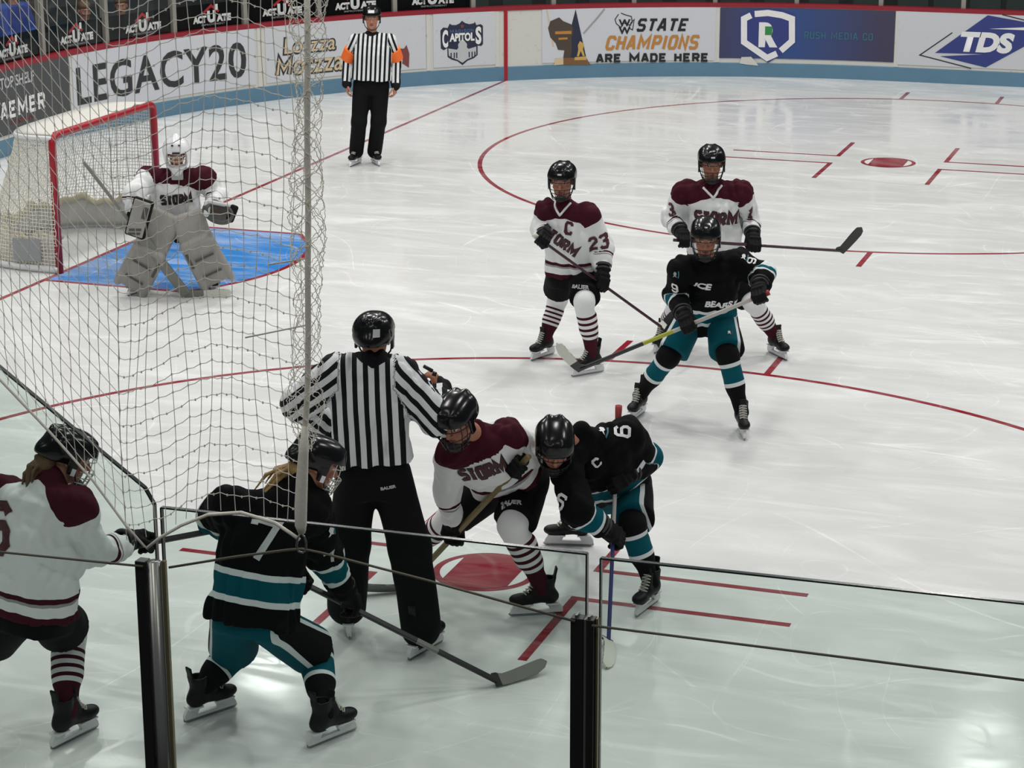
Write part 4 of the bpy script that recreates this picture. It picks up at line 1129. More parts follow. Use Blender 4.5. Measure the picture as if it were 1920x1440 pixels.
def mk_strap():
    mb = MB()
    mb.tube([(-.088, .03, -.05), (-.078, .05, -.085), (-.05, .075, -.120), (0, .088, -.132), (.05, .075, -.120), (.078, .05, -.085), (.088, .03, -.05)], .0045, 6)
    me = bpy.data.meshes.new('chin_strap'); me.from_pydata(mb.V, [], mb.F); me.materials.append(M['black']); return me
def mk_visor():
    V = []; F = []; n = 20
    for i in range(n+1):
        a = -1.35+2.7*i/n
        for z, r in ((.045, 1.0), (-.035, .98)): V.append((.108*r*math.sin(a), .03+.118*r*math.cos(a)**.9, z))
    for i in range(n): F.append((2*i, 2*i+1, 2*i+3, 2*i+2))
    return new_mesh('visor', V, F, [M['glass_far']])
def mk_earloops():
    mb = MB()
    for x in (-1, 1):
        mb.box((x*.098, .020, -.050), (.005, 0, 0), (0, .010, 0), (0, 0, .017))
    me = bpy.data.meshes.new('side_clips'); me.from_pydata(mb.V, [], mb.F); me.materials.append(M['white_plastic']); return me
def add_helmet(root, pos, R3, s, cage='dark', clips=True):
    h = link('helmet', lib('helmet', mk_helmet), root); place(h, pos, R3, s, root)
    if cage in ('dark', 'white'):
        link('face_cage', lib('cage_'+cage, lambda: mk_cage(M['cage_'+cage])), h); link('chin_cup', lib('chin', mk_chin), h)
    elif cage == 'visor': link('visor', lib('visor', mk_visor), h)
    link('chin_strap', lib('strap', mk_strap), h)
    if clips: link('side_clips', lib('clips', mk_earloops), h)
    return h

# ------------------------------------------------------------------ anatomy
def head_prims(s, C, R3, k=1.0):
    """head in the frame R3 (columns right, forward, up) added to the field s"""
    def P(x, y, z): return C+k*(R3@np.array([x, y, z]))
    def E(x, y, z, a, b, c, kk): s.add(ell(P(x, y, z), (a*k, b*k, c*k), R3.T), kk)
    E(0, -.012, .032, .075, .093, .078, .0); E(0, .018, -.030, .064, .072, .086, .03); E(0, .040, -.088, .042, .044, .034, .025)
    E(0, .082, .026, .050, .016, .014, .012)                                          # brow
    s.add(rc(P(0, .090, .012), P(0, .112, -.030), .008*k, .013*k), .010)               # nose
    for x in (-1, 1):
        E(x*.016, .094, -.034, .009, .010, .008, .006); E(x*.040, .068, -.030, .022, .020, .020, .015)    # nostrils, cheeks
        E(x*.077, -.008, -.008, .010, .022, .032, .006)                                 # ears
        s.cut(ell(P(x*.031, .098, .004), (.017*k, .012*k, .009*k), R3.T))
        E(x*.031, .080, .004, .014, .012, .011, .002)                                   # eyeballs
    E(0, .086, -.063, .024, .012, .007, .006); E(0, .083, -.075, .021, .012, .007, .005); E(0, .072, -.104, .022, .018, .016, .012)
def hand_prims(s, wr, d, pn, side, curl=0.5, k=1.0, spread=0.0):
    """palm and five fingers: wrist, direction, palm normal, side = +1 when the thumb lies along d x pn"""
    d = unit(d); pn = unit(pn-d*(pn@d)); t = np.cross(d, pn)*side; R3 = np.stack([t, d, pn], 1)
    s.add(rbox(wr+d*.048*k, (.038*k, .046*k, .014*k), .012*k, R3.T), .012)
    for i, (x, L) in enumerate(((.028, .072), (.009, .080), (-.010, .075), (-.028, .060))):
        b = wr+d*.088*k+t*x*k; a0 = curl*.55; dd = d
        for q, (fr, rr) in enumerate(((.45, .0092), (.32, .0085), (.26, .0076))):
            a0 = curl*(.55+.65*q)+.06*i*curl; dv = math.cos(a0)*d+math.sin(a0)*pn+t*spread*(x/.03)*.2
            e = b+unit(dv)*L*fr*k; s.add(rc(b, e, rr*k, rr*.93*k), .003); b = e
    b = wr+d*.022*k+t*.032*k
    for L, rr, a in ((.042, .013, .7), (.034, .0105, .45), (.026, .0088, .3)):
        e = b+unit(d*math.cos(a)+t*math.sin(a)+pn*.5*curl)*L*k; s.add(rc(b, e, rr*k, rr*.9*k), .005); b = e

def solve(rayuv, conds, hint, dref, rng_=0.9, w=0.03):
    """depth along a pixel ray so that bone lengths to the given joints come out right"""
    best = None
    for dd in np.arange(-rng_, rng_+.001, .01):
        p = at_depth(rayuv[0], rayuv[1], dref+dd); c = w*(dd-hint)**2
        for q, L in conds: c += (np.linalg.norm(p-q)-L)**2
        if best is None or c < best[0]: best = (c, p)
    return best[1]
PEOPLE = {}
class Person: pass
def pose(key, d):
    p = Person(); p.key = key; p.s = s = d.get('s', 1.0)
    g0 = ground(*d['ref']); dref = depth_of(g0); p.dref = dref; p.root = g0
    J = {}
    def at(q): return at_depth(q[0], q[1], dref+q[2])
    for k in ('head', 'neck', 'sa', 'sb', 'ha', 'hb'): J[k] = at(d[k])
    p.stick = None
    if 'stick' in d:
        st = d['stick']; P0 = at(st['butt']); P1 = ground(*st['heel'][:2], .03) if st['heel'][2] is None else at(st['heel'])
        p.stick = (P0, P1); p.tip = (ground(*st['tip'][:2], .03) if st['tip'][2] is None else at(st['tip']))
    for k in 'ab':
        f = d['f'+k]; gp = ground(f[0], f[1], f[3] if len(f) > 3 else 0.0); yaw = math.radians(f[2]); fw = math.cos(yaw)*AH+math.sin(yaw)*RH
        roll = f[4] if len(f) > 4 else 0.0; pitch = f[5] if len(f) > 5 else 0.0
        up = unit(ZH+roll*np.cross(fw, ZH)+pitch*fw*-1); R3 = frame3(unit(fw+pitch*ZH), up)
        J['f'+k] = R3; J['a'+k] = gp+R3[:, 2]*.160*s*d.get('sk', 1.0)-R3[:, 1]*.035*s
        q = d['k'+k]; J['k'+k] = solve(q, [(J['h'+k], .42*s), (J['a'+k], .405*s)], q[2], dref)
        h = d['w'+k]
        if h[2] == 'stick':
            r = ray(h[0], h[1]); r = unit(r); u = unit(P1-P0); w0 = CAM-P0; a = r@u
            t = ((u@w0)-a*(r@w0))/(1-a*a); J['w'+k] = P0+u*t; p.hand_t = getattr(p, 'hand_t', {}); p.hand_t[k] = t
            Lf = .335*s
        else: J['w'+k] = at(h); Lf = .255*s if not d.get('gloved', True) else .335*s
        q = d['e'+k]; J['e'+k] = solve(q, [(J['s'+k], .295*s), (J['w'+k], Lf)], q[2], dref)
        J['r'+k] = J['w'+k]+unit(J['e'+k]-J['w'+k])*(.085*s if d.get('gloved', True) else 0.0)
    p.J = J; p.front = unit(W(*d['front'])); p.look = unit(W(*d['look']))
    n = lambda a, b: np.linalg.norm(J[a]-J[b])
    print('POSE %s s=%.2f torso %.2f shw %.2f hipw %.2f | upper %.2f %.2f fore %.2f %.2f | thigh %.2f %.2f shin %.2f %.2f | hipz %.2f shz %.2f neckhead %.2f stick %s' % (key, s, np.linalg.norm((J['sa']+J['sb'])/2-(J['ha']+J['hb'])/2), n('sa', 'sb'), n('ha', 'hb'),
          n('sa', 'ea'), n('sb', 'eb'), n('ea', 'wa'), n('eb', 'wb'), n('ha', 'ka'), n('hb', 'kb'), n('ka', 'aa'), n('kb', 'ab'), (J['ha'][2]+J['hb'][2])/2, (J['sa'][2]+J['sb'][2])/2, n('neck', 'head'),
          '' if p.stick is None else '%.2f blade %.2f heelz %.2f' % (np.linalg.norm(p.stick[0]-p.stick[1]), np.linalg.norm(p.tip-p.stick[1]), p.stick[1][2])))
    return p

def build_person(key, d, label):
    p = pose(key, d); J = p.J; s = p.s
    root = thing('person', label, 'person', tuple(p.root), d.get('group')); p.obj = root; PEOPLE[key] = p
    O = np.array(root.location)
    def link_sdf(name, V, Q, mats, attrs=None, parent=root): return link(name, new_mesh(name, V-O, Q, mats, attrs=attrs), parent)
    hk = d.get('headk', 1.0)
    lk = p.look; up = unit(ZH*1.0+np.array(W(*d.get('headup', (0, 0, 0))))); HR = frame3(lk, up); p.HR = HR
    Ms, Mh = (J['sa']+J['sb'])/2, (J['ha']+J['hb'])/2
    ax = unit(Ms-Mh); Ls = unit(J['sb']-J['sa']); Lh = unit(J['hb']-J['ha'])
    # ---- body
    B = SDF()
    head_prims(B, J['head'], HR, hk)
    B.add(rc(J['neck']-ax*.02*s, J['head']-HR[:, 2]*.055*hk-HR[:, 1]*.012, .058*s, .054*s), .02)
    g, _ = loft(Mh-ax*.06*s, Ms+ax*.02, Lh, Ls, [(0, .15*s, .11*s), (.3, .135*s, .10*s), (.7, .15*s, .11*s), (1, .13*s, .075*s)], p.front); B.add(g, .03)
    for k in 'ab':
        B.add(rc(Ms+(J['s'+k]-Ms)*.5, J['s'+k], .065*s, .055*s), .04).add(rc(J['s'+k], J['e'+k], .050*s, .040*s), .03).add(rc(J['e'+k], J['r'+k], .040*s, .028*s), .02)
        B.add(rc(J['h'+k], J['k'+k], .085*s, .058*s), .03).add(rc(J['k'+k], J['a'+k], .055*s, .038*s), .02).add(rc(J['a'+k], J['a'+k]+J['f'+k][:, 1]*.095*s-J['f'+k][:, 2]*.055*s, .034*s, .020*s), .01)
        fd = unit(J['r'+k]-J['e'+k]); sg = -1 if k == 'a' else 1
        if d.get('gloved', True): hand_prims(B, J['r'+k], fd, unit(np.cross(fd, Ls)*sg+.01), 1, 2.4, .40*s)
        else:
            hd = d.get('hand'+k, {}); dirv = unit(W(*hd['dir'])) if 'dir' in hd else fd
            hand_prims(B, J['r'+k], dirv, unit(W(*hd.get('palm', (-sg, 0, 0)))), hd.get('side', 1), hd.get('curl', .6), 1.0)
    V, Q = B.mesh(d.get('bh', .0075))
    H = (V-J['head'])@HR/hk
    body = link_sdf('body', V, Q, [M[d.get('skin', 'skin')]], {'hx': H[:, 0], 'hy': H[:, 1], 'hz': H[:, 2]})
    # ---- jersey
    T = SDF(); w = d.get('wide', 1.0)
    hem = d.get('hem', .10)*s; nslope = .02
    tg, tl = loft(Mh-ax*hem, Ms+ax*.015, Lh, Ls, d.get('secs') or [(0, .214*s*w, .168*s*w), (.25, .204*s*w, .160*s*w), (.65, .205*s*w, .158*s*w), (.88, .185*s*w, .130*s*w), (1, .150*s*w, .085*s*w)], p.front)
    T.add(tg, 0); sleeves = {}
    pad = d.get('pad', 1.0)
    for k in 'ab':
        cuff = J['r'+k]+unit(J['e'+k]-J['r'+k])*(.075*s if d.get('gloved', True) else -.005)
        sleeves[k] = [(J['s'+k], J['e'+k], .092*s*pad, .080*s*pad), (J['e'+k], cuff, .080*s*pad, .062*s*pad)]
        T.add(rc(Ms+(J['s'+k]-Ms)*.4+ax*.01, J['s'+k], .085*s, .092*s*pad), .05)
        for a, b, ra, rb in sleeves[k]: T.add(rc(a, b, ra, rb), .035)
    T.add(rc(Ms+ax*.01, J['neck'], .085*s, .066*s), .04)
    for k in 'ab':
        a, b = sleeves[k][1][:2]
    V, Q = T.mesh(d.get('jh', .009), noise=1.4*d.get('wrinkle', .012), nscale=d.get('wn', 30), seed=hash(key) % 97 if False else sum(map(ord, key)))
    t, lx, ly = tl(V); ln = np.linalg.norm(Ms+ax*.015-Mh+ax*hem)
    dT = tg[0](V); ta = np.full(len(V), -1.0); dS = np.full(len(V), 9.0); stv = lx.copy(); armd = np.zeros(len(V))
    for k in 'ab':
        l1 = np.linalg.norm(sleeves[k][0][1]-sleeves[k][0][0]); l2 = np.linalg.norm(sleeves[k][1][1]-sleeves[k][1][0])
        pn = unit(np.cross(sleeves[k][0][1]-sleeves[k][0][0], p.front)) if True else None
        for i, (a, b, ra, rb) in enumerate(sleeves[k]):
            q = V-a; u = b-a; tt_ = (q@u)/(u@u); tc = np.clip(tt_, 0, 1); dd_ = np.linalg.norm(q-tc[:, None]*u, axis=1)-(ra+tc*(rb-ra))
            tt2 = np.clip(tt_, -.2 if i == 0 else 0, 1 if i == 0 else 1.2)
            al = (tt2*l1 if i == 0 else l1+tt2*l2); sd = unit(np.cross(u, p.front))
            if i == 1 and sd@unit(np.cross(sleeves[k][0][1]-sleeves[k][0][0], p.front)) < 0: sd = -sd
            m_ = dd_ < dS; dS[m_] = dd_[m_]; ta[m_] = (al/(l1+l2))[m_]-d.get('tashift'+k, d.get('tashift', 0.0)); armd[m_] = al[m_]
            dTk = np.minimum(dT, np.minimum(*[rc(Ms, Ms+(J['s'+kk]-Ms)*.9, .085*s, .092*s*pad)[0](V) for kk in 'ab']))
            stv = np.where(m_ & (dd_ < dTk), (q-tc[:, None]*u)@sd+.0, stv)
    for k in 'ab': dT = np.minimum(dT, rc(Ms, Ms+(J['s'+k]-Ms)*.9, .085*s, .092*s*pad)[0](V))
    sl = dT-dS
    Ty = d.get('yoke', .0)*s+d.get('yokes', .05)*s*np.clip(np.abs(lx)/(.19*s), 0, 1)**2
    yk = np.where(sl > 0, d.get('yoke', .0)*s+d.get('yokes', .05)*s-armd, Ty-d.get('yokev', 0)*np.exp(-(lx/(.09*s))**2)*(ly > .0)-d.get('yokeb', 0)*np.clip(1.3-np.abs(lx+.05)/(.16*s), 0, 1)*np.clip(-ly/.05, 0, 1)-((1-t)*ln-.015))
    yk = np.where((sl <= 0) & (1-t < 0) & (d.get('yokeb', 0) == 0), 1.0, yk)
    if d['legs'] == 'trousers': yk = np.where((1-t)*ln < -.02, .092*s-np.linalg.norm(V-J['neck']-ax*.02, axis=1), -1.0)
    J_ = link_sdf('jersey', V, Q, [M[d['jersey']]], {'sl': sl, 'ta': ta, 'tt': t*ln, 'yk': yk, 'st': stv})
    p.jersey = J_; p.jbvh = BVHTree.FromPolygons([tuple(v) for v in V.tolist()], Q.tolist())
    if d.get('collar'):
        cc = J['neck']+ax*.012*s; fr = unit(p.front-ax*(p.front@ax)); sd = np.cross(ax, fr)
        P = []
        for t_ in np.linspace(-1, 1, 25):
            o_ = cc+sd*(.074*s*t_)+ax*s*(.030-.085*(1-abs(t_))**1.1)
            l_, n_, i_, d_ = p.jbvh.ray_cast(Vector(o_+fr*.35), Vector(-fr))
            if l_ is not None and (not P or np.linalg.norm(np.array(l_)+fr*.004-P[-1]) < .06): P.append(np.array(l_)+fr*.004)
        mb = MB(); mb.tube(P, .010*s, 8); mb.build('collar', M[d['collar']], J_, O, True)
    # ---- legs
    if d['legs'] == 'trousers':
        X = SDF(); g, _ = loft(Mh-ax*.10*s, Mh+ax*.16*s, Lh, Lh, [(0, .155*s, .125*s), (.5, .165*s, .135*s), (1, .155*s, .12*s)], p.front); X.add(g, 0)
        for k in 'ab': tw = d.get('tw', 1.0); X.add(rc(J['h'+k], J['k'+k], .108*s, .094*s*tw), .04).add(rc(J['k'+k], J['a'+k]+unit(J['a'+k]-J['k'+k])*.01, .092*s*tw, .090*s*tw), .03)
        V, Q = X.mesh(.010, noise=.006, nscale=11, seed=5); o = link_sdf('trousers', V, Q, [M['trouser']])
        p.pants = o; p.pbvh = BVHTree.FromPolygons([tuple(v) for v in V.tolist()], Q.tolist())
    else:
        X = SDF(); g, _ = loft(Mh-ax*.08*s, Mh+ax*.20*s, Lh, Lh, [(0, .165*s, .135*s), (.5, .172*s, .142*s), (1, .16*s, .125*s)], p.front); X.add(g, 0)
        ends = []
        for k in 'ab':
            u = unit(J['k'+k]-J['h'+k]); e = J['h'+k]+(J['k'+k]-J['h'+k])*d.get('plen'+k, d.get('plen', .86))
            X.add(rc(J['h'+k], e, .112*s, .127*s), .03); ends.append((e, u))
        V0, Q0 = None, None
        for e, u in ends:                                   # flat leg openings
            X.cut(rbox(e+u*.11*s, (.17*s, .17*s, .10*s), .004, np.stack([unit(np.cross(u, p.front)), np.cross(u, unit(np.cross(u, p.front))), u], 0)))
        V, Q = X.mesh(.010, noise=.004, nscale=10, seed=3)
        ox = np.zeros(len(V)); bd = np.full(len(V), 9.0)
        for k in 'ab':
            u = J['k'+k]-J['h'+k]; q = V-J['h'+k]; tc = np.clip((q@u)/(u@u), 0, 1); dd_ = np.linalg.norm(q-tc[:, None]*u, axis=1)
            sd = Lh*(-1 if k == 'a' else 1); sd = unit(sd-unit(u)*(sd@unit(u))); m_ = dd_ < bd; bd[m_] = dd_[m_]
            ox[m_] = ((q-tc[:, None]*u)@sd)[m_]/s
        o = link_sdf('pants', V, Q, [M[d['legs']]], {'ox': ox}); p.pants = o; p.pbvh = BVHTree.FromPolygons([tuple(v) for v in V.tolist()], Q.tolist())
        for k in 'ab':
            X = SDF(); kn, an = J['k'+k], J['a'+k]; u = an-kn; kf = unit(J['f'+k][:, 1]-unit(u)*(J['f'+k][:, 1]@unit(u)))
            X.add(rc(kn-(kn-J['h'+k])*.22, kn, .082*s, .080*s), .02).add(rc(kn+kf*.012, kn+u*.5+kf*.012, .077*s, .066*s), .03).add(rc(kn+u*.3-kf*.022, kn+u*.6-kf*.015, .062*s, .056*s), .03).add(rc(kn+u*.5, an+u*.02, .062*s, .048*s), .03)
            V, Q = X.mesh(.009, noise=.004, nscale=16, seed=9)
            link_sdf('sock', V, Q, [M[d['sock']]], {'lt': ((V-kn)@u)/(u@u)})
    for k in 'ab':
        if not d.get('noskate'): add_skate(root, J['a'+k], J['f'+k], s*d.get('sk', 1.0))
    # ---- gloves and helmet
    if d.get('gloved', True) and not d.get('goalie'):
        for k in 'ab':
            sd = (p.stick[1]-p.stick[0]) if p.stick else Ls
            fwd = unit(J['w'+k]-J['e'+k]); bh = np.array(W(*d.get('back'+k, (0, -.3, 1))))
            add_glove(root, J['w'+k], unit(sd), fwd, bh, s*d.get('gk', 1.0), mirror=(k == 'a'))
    if not d.get('goalie'): p.helmet = add_helmet(root, J['head']+HR[:, 2]*.004, HR, hk*d.get('hs', 1.0), d.get('cage', 'dark'), d.get('clips', True))
    if p.stick: build_stick(p, d['stick'])
    return p

def build_stick(p, st):
    P0, P1 = p.stick; u = unit(P1-P0); tip = p.tip
    root = thing('hockey_stick', st['label'], 'stick', tuple(P0)); O = np.array(P0)
    b = unit(tip-P1); w = unit(np.cross(u, b)); n = np.cross(w, u)       # w across the blade face, n towards the tip
    L = np.linalg.norm(P1-P0)
    prev = 0.0
    for t0, t1, mname, nm, *wk_ in st['shaft']:
        wk = wk_[0] if wk_ else st.get('wk', 1.0)
        mb = MB(); a, c = t0*L, t1*L
        pr = [(-.014, -.006), (-.010, -.010), (.010, -.010), (.014, -.006), (.014, .006), (.010, .010), (-.010, .010), (-.014, .006)]
        pr = [(x*wk, y*min(wk, 1.2)) for x, y in pr]
        mb.prism([P0+u*a+n*x+w*y for x, y in pr], u*(c-a)); mb.build(nm, M[mname], root, O)
    LB = np.linalg.norm(tip-P1); hgt = st.get('bh', .075)
    side = unit(np.cross(b, w)); side = -side if side@u > 0 else side     # from the sole up the shaft
    side = -u-b*((-u)@b); side = unit(side); wv = np.cross(b, side); ca_, sa__ = math.cos(math.radians(st.get('open', 0))), math.sin(math.radians(st.get('open', 0))); side, wv = ca_*side+sa__*wv, ca_*wv-sa__*side; bend = st.get('bend', .03)
    def bl(x, y, z): return P1+b*x+side*y+wv*(z+bend*(x/LB)**2)
    pts = [(-.016, -.03), (.06, -.036), (.15, -.036), (.235, -.030), (.285, -.010), (.302, .015), (.298, .040), (.270, .048), (.20, .044), (.10, .036), (.03, .034), (-.004, .06), (-.020, .05)]
    pts = [(x/.302*LB, y*hgt/.084) for x, y in pts]
    def plate(x0, x1, th, name, material):
        top = []; bot = []
        xs = np.linspace(x0, x1, 14)
        lo = [q for q in pts[:6]]; hi = [q for q in pts[5:]][::-1]
        yl = np.interp(xs, [q[0] for q in lo], [q[1] for q in lo]); yh = np.interp(xs, [q[0] for q in hi], [q[1] for q in hi])
        V = []; F = []
        for x, a, c in zip(xs, yl, yh):
            if c-a < .006: c = a+.006
            V += [bl(x, a, -th/2), bl(x, c, -th/2), bl(x, c, th/2), bl(x, a, th/2)]
        k = len(xs)
        for i in range(k-1):
            for j in range(4): F.append((4*i+j, 4*i+(j+1) % 4, 4*i+4+(j+1) % 4, 4*i+4+j))
        F += [(3, 2, 1, 0), (4*k-4, 4*k-3, 4*k-2, 4*k-1)]
        mb = MB(); mb.add(V, F); return mb.build(name, M[material], root, O)
    x_end = pts[5][0]
    plate(-.016, x_end, .008, 'blade', st.get('blade', 'stick_black'))
    if 'tape' in st: plate(x_end*st['tape'][0], x_end*st['tape'][1], .0105, 'blade_tape', st['tape'][2])
    if 'knob' in st:
        mb = MB(); mb.tube([P0-u*.01, P0+u*.01, P0+u*.12], .017, 10, rscale=[1.15, 1.15, .9]); mb.build('butt_tape', M[st['knob']], root, O, True)
    p.stick_obj = root

def decal(p, text, u, v, h, mname, ang=0.0, bold=.045, w=None, name='lettering', on='jersey', off=.004, bm=None, outline=None):
    """lettering sewn on a garment where the photo shows it"""
    bvh = p.jbvh if on == 'jersey' else p.pbvh; par = p.jersey if on == 'jersey' else p.pants
    d = Vector(unit(ray(u, v))); loc, nrm, fi, ds = bvh.ray_cast(Vector(CAM), d)
    if loc is None: print('DECAL MISS', text, u, v); return
    # average the normal a little
    ns = Vector((0, 0, 0))
    for du, dv in ((0, 0), (9, 0), (-9, 0), (0, 9), (0, -9)):
        l2, n2, f2, d2 = bvh.ray_cast(Vector(CAM), Vector(unit(ray(u+du, v+dv))))
        if l2 is not None and (l2-loc).length < .12: ns += n2
    N = ns.normalized()
    a = math.radians(ang); pix = Vector(CR)*math.cos(a)+Vector(CU)*math.sin(a)
    X = (pix-N*pix.dot(N)).normalized(); Y = N.cross(X)
    def one(bold_, m_, off_, nm):
        b_ = fit_bm(text_mesh(text, h*1.35, bold_*h*1.6), w, h) if bm is None else bm()
        subdiv_long(b_, .03); O = Vector(p.obj.location)
        for vt in b_.verts:
            q = loc+X*vt.co.x+Y*vt.co.y; l2, n2, f2, d2 = bvh.ray_cast(q+N*.12, -N, .3)
            vt.co = ((l2+n2*off_) if l2 is not None else q+N*off_)-O
        me = bpy.data.meshes.new(nm); b_.to_mesh(me); b_.free(); me.materials.append(M[m_]); return link(nm, me, par)
    if outline: one(bold+.016, outline, off-.0015, name+'_outline')
    return one(bold, mname, off, name)

# ------------------------------------------------------------------ the people on the ice
D = {}
D['A'] = dict(ref=(685, 311), s=.96, front=(.05, -1, 0), look=(.02, -1, -.08), head=(697, 33, 0), neck=(697, 64, 0.02), sa=(669, 77, 0), sb=(729, 77, 0), ha=(680, 158, .02), hb=(712, 158, .02),
    ea=(653, 112, .05), eb=(742, 112, .05), wa=(650, 157, -.03), wb=(741, 160, -.03), gloved=False, handa=dict(palm=(.8, .2, 0), side=1, curl=.7, dir=(.05, -.1, -1)), handb=dict(palm=(-.8, .2, 0), side=-1, curl=.9, dir=(-.05, -.1, -1)),
    ka=(673, 228, -.02), kb=(710, 228, -.02), fa=(667, 309, 200), fb=(704, 308, 160), jersey='jersey_stripe_fine', legs='trousers', cage='none', clips=False, tw=.93, bh=.0062, pad=.84, wide=1.06, hem=-.07, wrinkle=.006, headk=.97)
D['B'] = dict(ref=(325, 548), s=.92, front=(.12, -1, 0), look=(.12, -1, -.28), head=(331, 288, -.05), neck=(331, 330, .03), sa=(276, 335, 0), sb=(384, 335, 0), ha=(298, 418, .22), hb=(350, 418, .22),
    ea=(252, 362, -.05), eb=(404, 362, -.05), wa=(256, 414, 'stick'), wb=(402, 392, -.27), ka=(288, 460, -.12), kb=(368, 455, -.12), fa=(258, 549, 205), fb=(398, 545, 155),
    jersey='jersey_white', legs='pants_black', sock='sock_white', goalie=True, wide=1.12, pad=1.08, hem=.06, headk=.95, yokes=.08, yoke=-.045,
    stick=dict(butt=(157, 304, -.46), heel=(349, 552, None), tip=(436, 551, None), label='wide grey goalie stick with white taped blade', bh=.085, bend=.01,
               shaft=[(0, .57, 'stick_grey', 'shaft', 1.0), (.57, 1.0, 'stick_grey', 'paddle', 3.1)], blade='stick_grey', tape=(.38, 1.0, 'tape_white')))
D['C'] = dict(ref=(1055, 690), s=.92, front=(-.35, -.93, 0), look=(-.18, -1, -.12), head=(1054, 338, -.03), neck=(1060, 381, .02), sa=(1028, 395, .05), sb=(1100, 405, -.06), ha=(1050, 515, .14), hb=(1093, 515, .08),
    ea=(1017, 428, .12), eb=(1131, 466, -.05), wa=(1016, 452, 'stick'), wb=(1124, 535, 'stick'), ka=(1046, 562, -.05), kb=(1097, 566, -.10), fa=(1018, 670, 219), fb=(1103, 702, 238),
    jersey='jersey_white', legs='pants_black', sock='sock_white', collar='white_plastic', cage='dark', hem=-.04, plena=.54, plenb=.84,
    stick=dict(butt=(1002, 441, -.28), heel=(1240, 613, -.05), tip=(1262, 594, .22), label='maroon hockey stick pointing down behind the player with number 9', wk=.8,
               shaft=[(0, 1, 'stick_maroon', 'shaft')], tape=(.0, .3, 'tape_white'), knob='tape_white'))
D['D'] = dict(ref=(1350, 662), s=.96, front=(.0, -1, 0), look=(.0, -1, -.12), head=(1334, 306, -.02), neck=(1334, 350, .03), sa=(1282, 362, .02), sb=(1388, 362, 0), ha=(1316, 500, .14), hb=(1364, 500, .12),
    ea=(1260, 408, .05), eb=(1405, 410, .05), wa=(1282, 452, 'stick'), wb=(1413, 462, 'stick'), ka=(1270, 575, .0), kb=(1412, 568, .0), fa=(1240, 655, 205), fb=(1457, 668, 158),
    jersey='jersey_white', legs='pants_black', sock='sock_white', collar='white_plastic', cage='dark', hem=.0,
    stick=dict(butt=(1262, 450, -.22), heel=(1578, 470, -.12), tip=(1618, 424, -.2), label='maroon hockey stick held level behind the player with number 9', wk=.8, shaft=[(0, 1, 'stick_maroon', 'shaft')], blade='stick_black', bh=.08))
D['E'] = dict(ref=(1292, 800), s=.96, front=(-.08, -1, 0), look=(-.08, -1, -.18), head=(1323, 446, -.12), neck=(1326, 492, -.02), sa=(1281, 507, -.06), sb=(1384, 492, .02), ha=(1298, 588, .24), hb=(1352, 588, .24),
    ea=(1268, 550, -.05), eb=(1428, 512, -.02), wa=(1287, 603, 'stick'), wb=(1426, 556, 'stick'), ka=(1254, 668, -.08), kb=(1364, 668, -.08), fa=(1196, 782, 203), fb=(1391, 814, 178),
    jersey='jersey_black', legs='pants_teal', sock='sock_teal', cage='dark', hem=.06, pad=1.05, hs=1.0,
    stick=dict(butt=(1440, 549, -.34), heel=(1088, 692, -.22), tip=(1042, 652, -.35), label='silver and yellow hockey stick held across the body of the player with number 9',
               shaft=[(0, .50, 'stick_silver', 'upper_shaft'), (.50, .66, 'stick_yellow', 'middle_shaft'), (.66, 1, 'stick_black', 'lower_shaft')], tape=(.28, 1.0, 'tape_white'), knob='knob_red'))
D['F'] = dict(ref=(735, 1195), s=1.0, front=(.05, 1, 0), look=(.10, 1, -.05), head=(701, 632, .02), neck=(702, 672, 0), sa=(634, 704, 0), sb=(744, 704, 0), ha=(668, 890, .0), hb=(732, 890, 0),
    ea=(560, 756, .02), eb=(822, 786, .04), wa=(612, 800, .25), wb=(822, 735, .24), gloved=False, pad=1.12, handa=dict(palm=(.3, .9, 0), side=1, curl=.6), handb=dict(palm=(-.9, .3, .1), side=-1, curl=1.5, dir=(-.25, .1, 1)),
    ka=(655, 1020, .06), kb=(768, 1025, .04), fa=(650, 1180, 350), fb=(797, 1222, 33), jersey='jersey_stripe', legs='trousers', cage='none', clips=False, bh=.0062, hem=-.09, wide=.93, tw=1.16, skin='skin_warm', wrinkle=.011)
D['G'] = dict(ref=(985, 1140), s=.94, front=(-.45, -.6, -.55), look=(-.40, -.75, -.42), head=(856, 786, -.42), neck=(890, 812, -.24), sa=(850, 846, -.26), sb=(952, 822, -.18), ha=(938, 908, .12), hb=(995, 898, .12),
    ea=(838, 912, -.34), eb=(1004, 842, -.22), wa=(847, 1000, 'stick'), wb=(972, 876, 'stick'), ka=(846, 968, -.10), kb=(962, 985, -.18), fa=(774, 1080, 192), fb=(1007, 1153, 262),
    jersey='jersey_white', legs='pants_black', sock='sock_white', cage='dark', hem=-.145, yoke=-.05, yokes=.11, yokev=.2, pad=.95, clips=False,
    stick=dict(butt=(992, 855, -.30), heel=(760, 1101, None), tip=(662, 1110, None), label='tan hockey stick of the bent white player at the face-off',
               shaft=[(0, 1, 'stick_gold', 'shaft')], tape=(.0, 1.0, 'tape_grey'), wk=1.15))
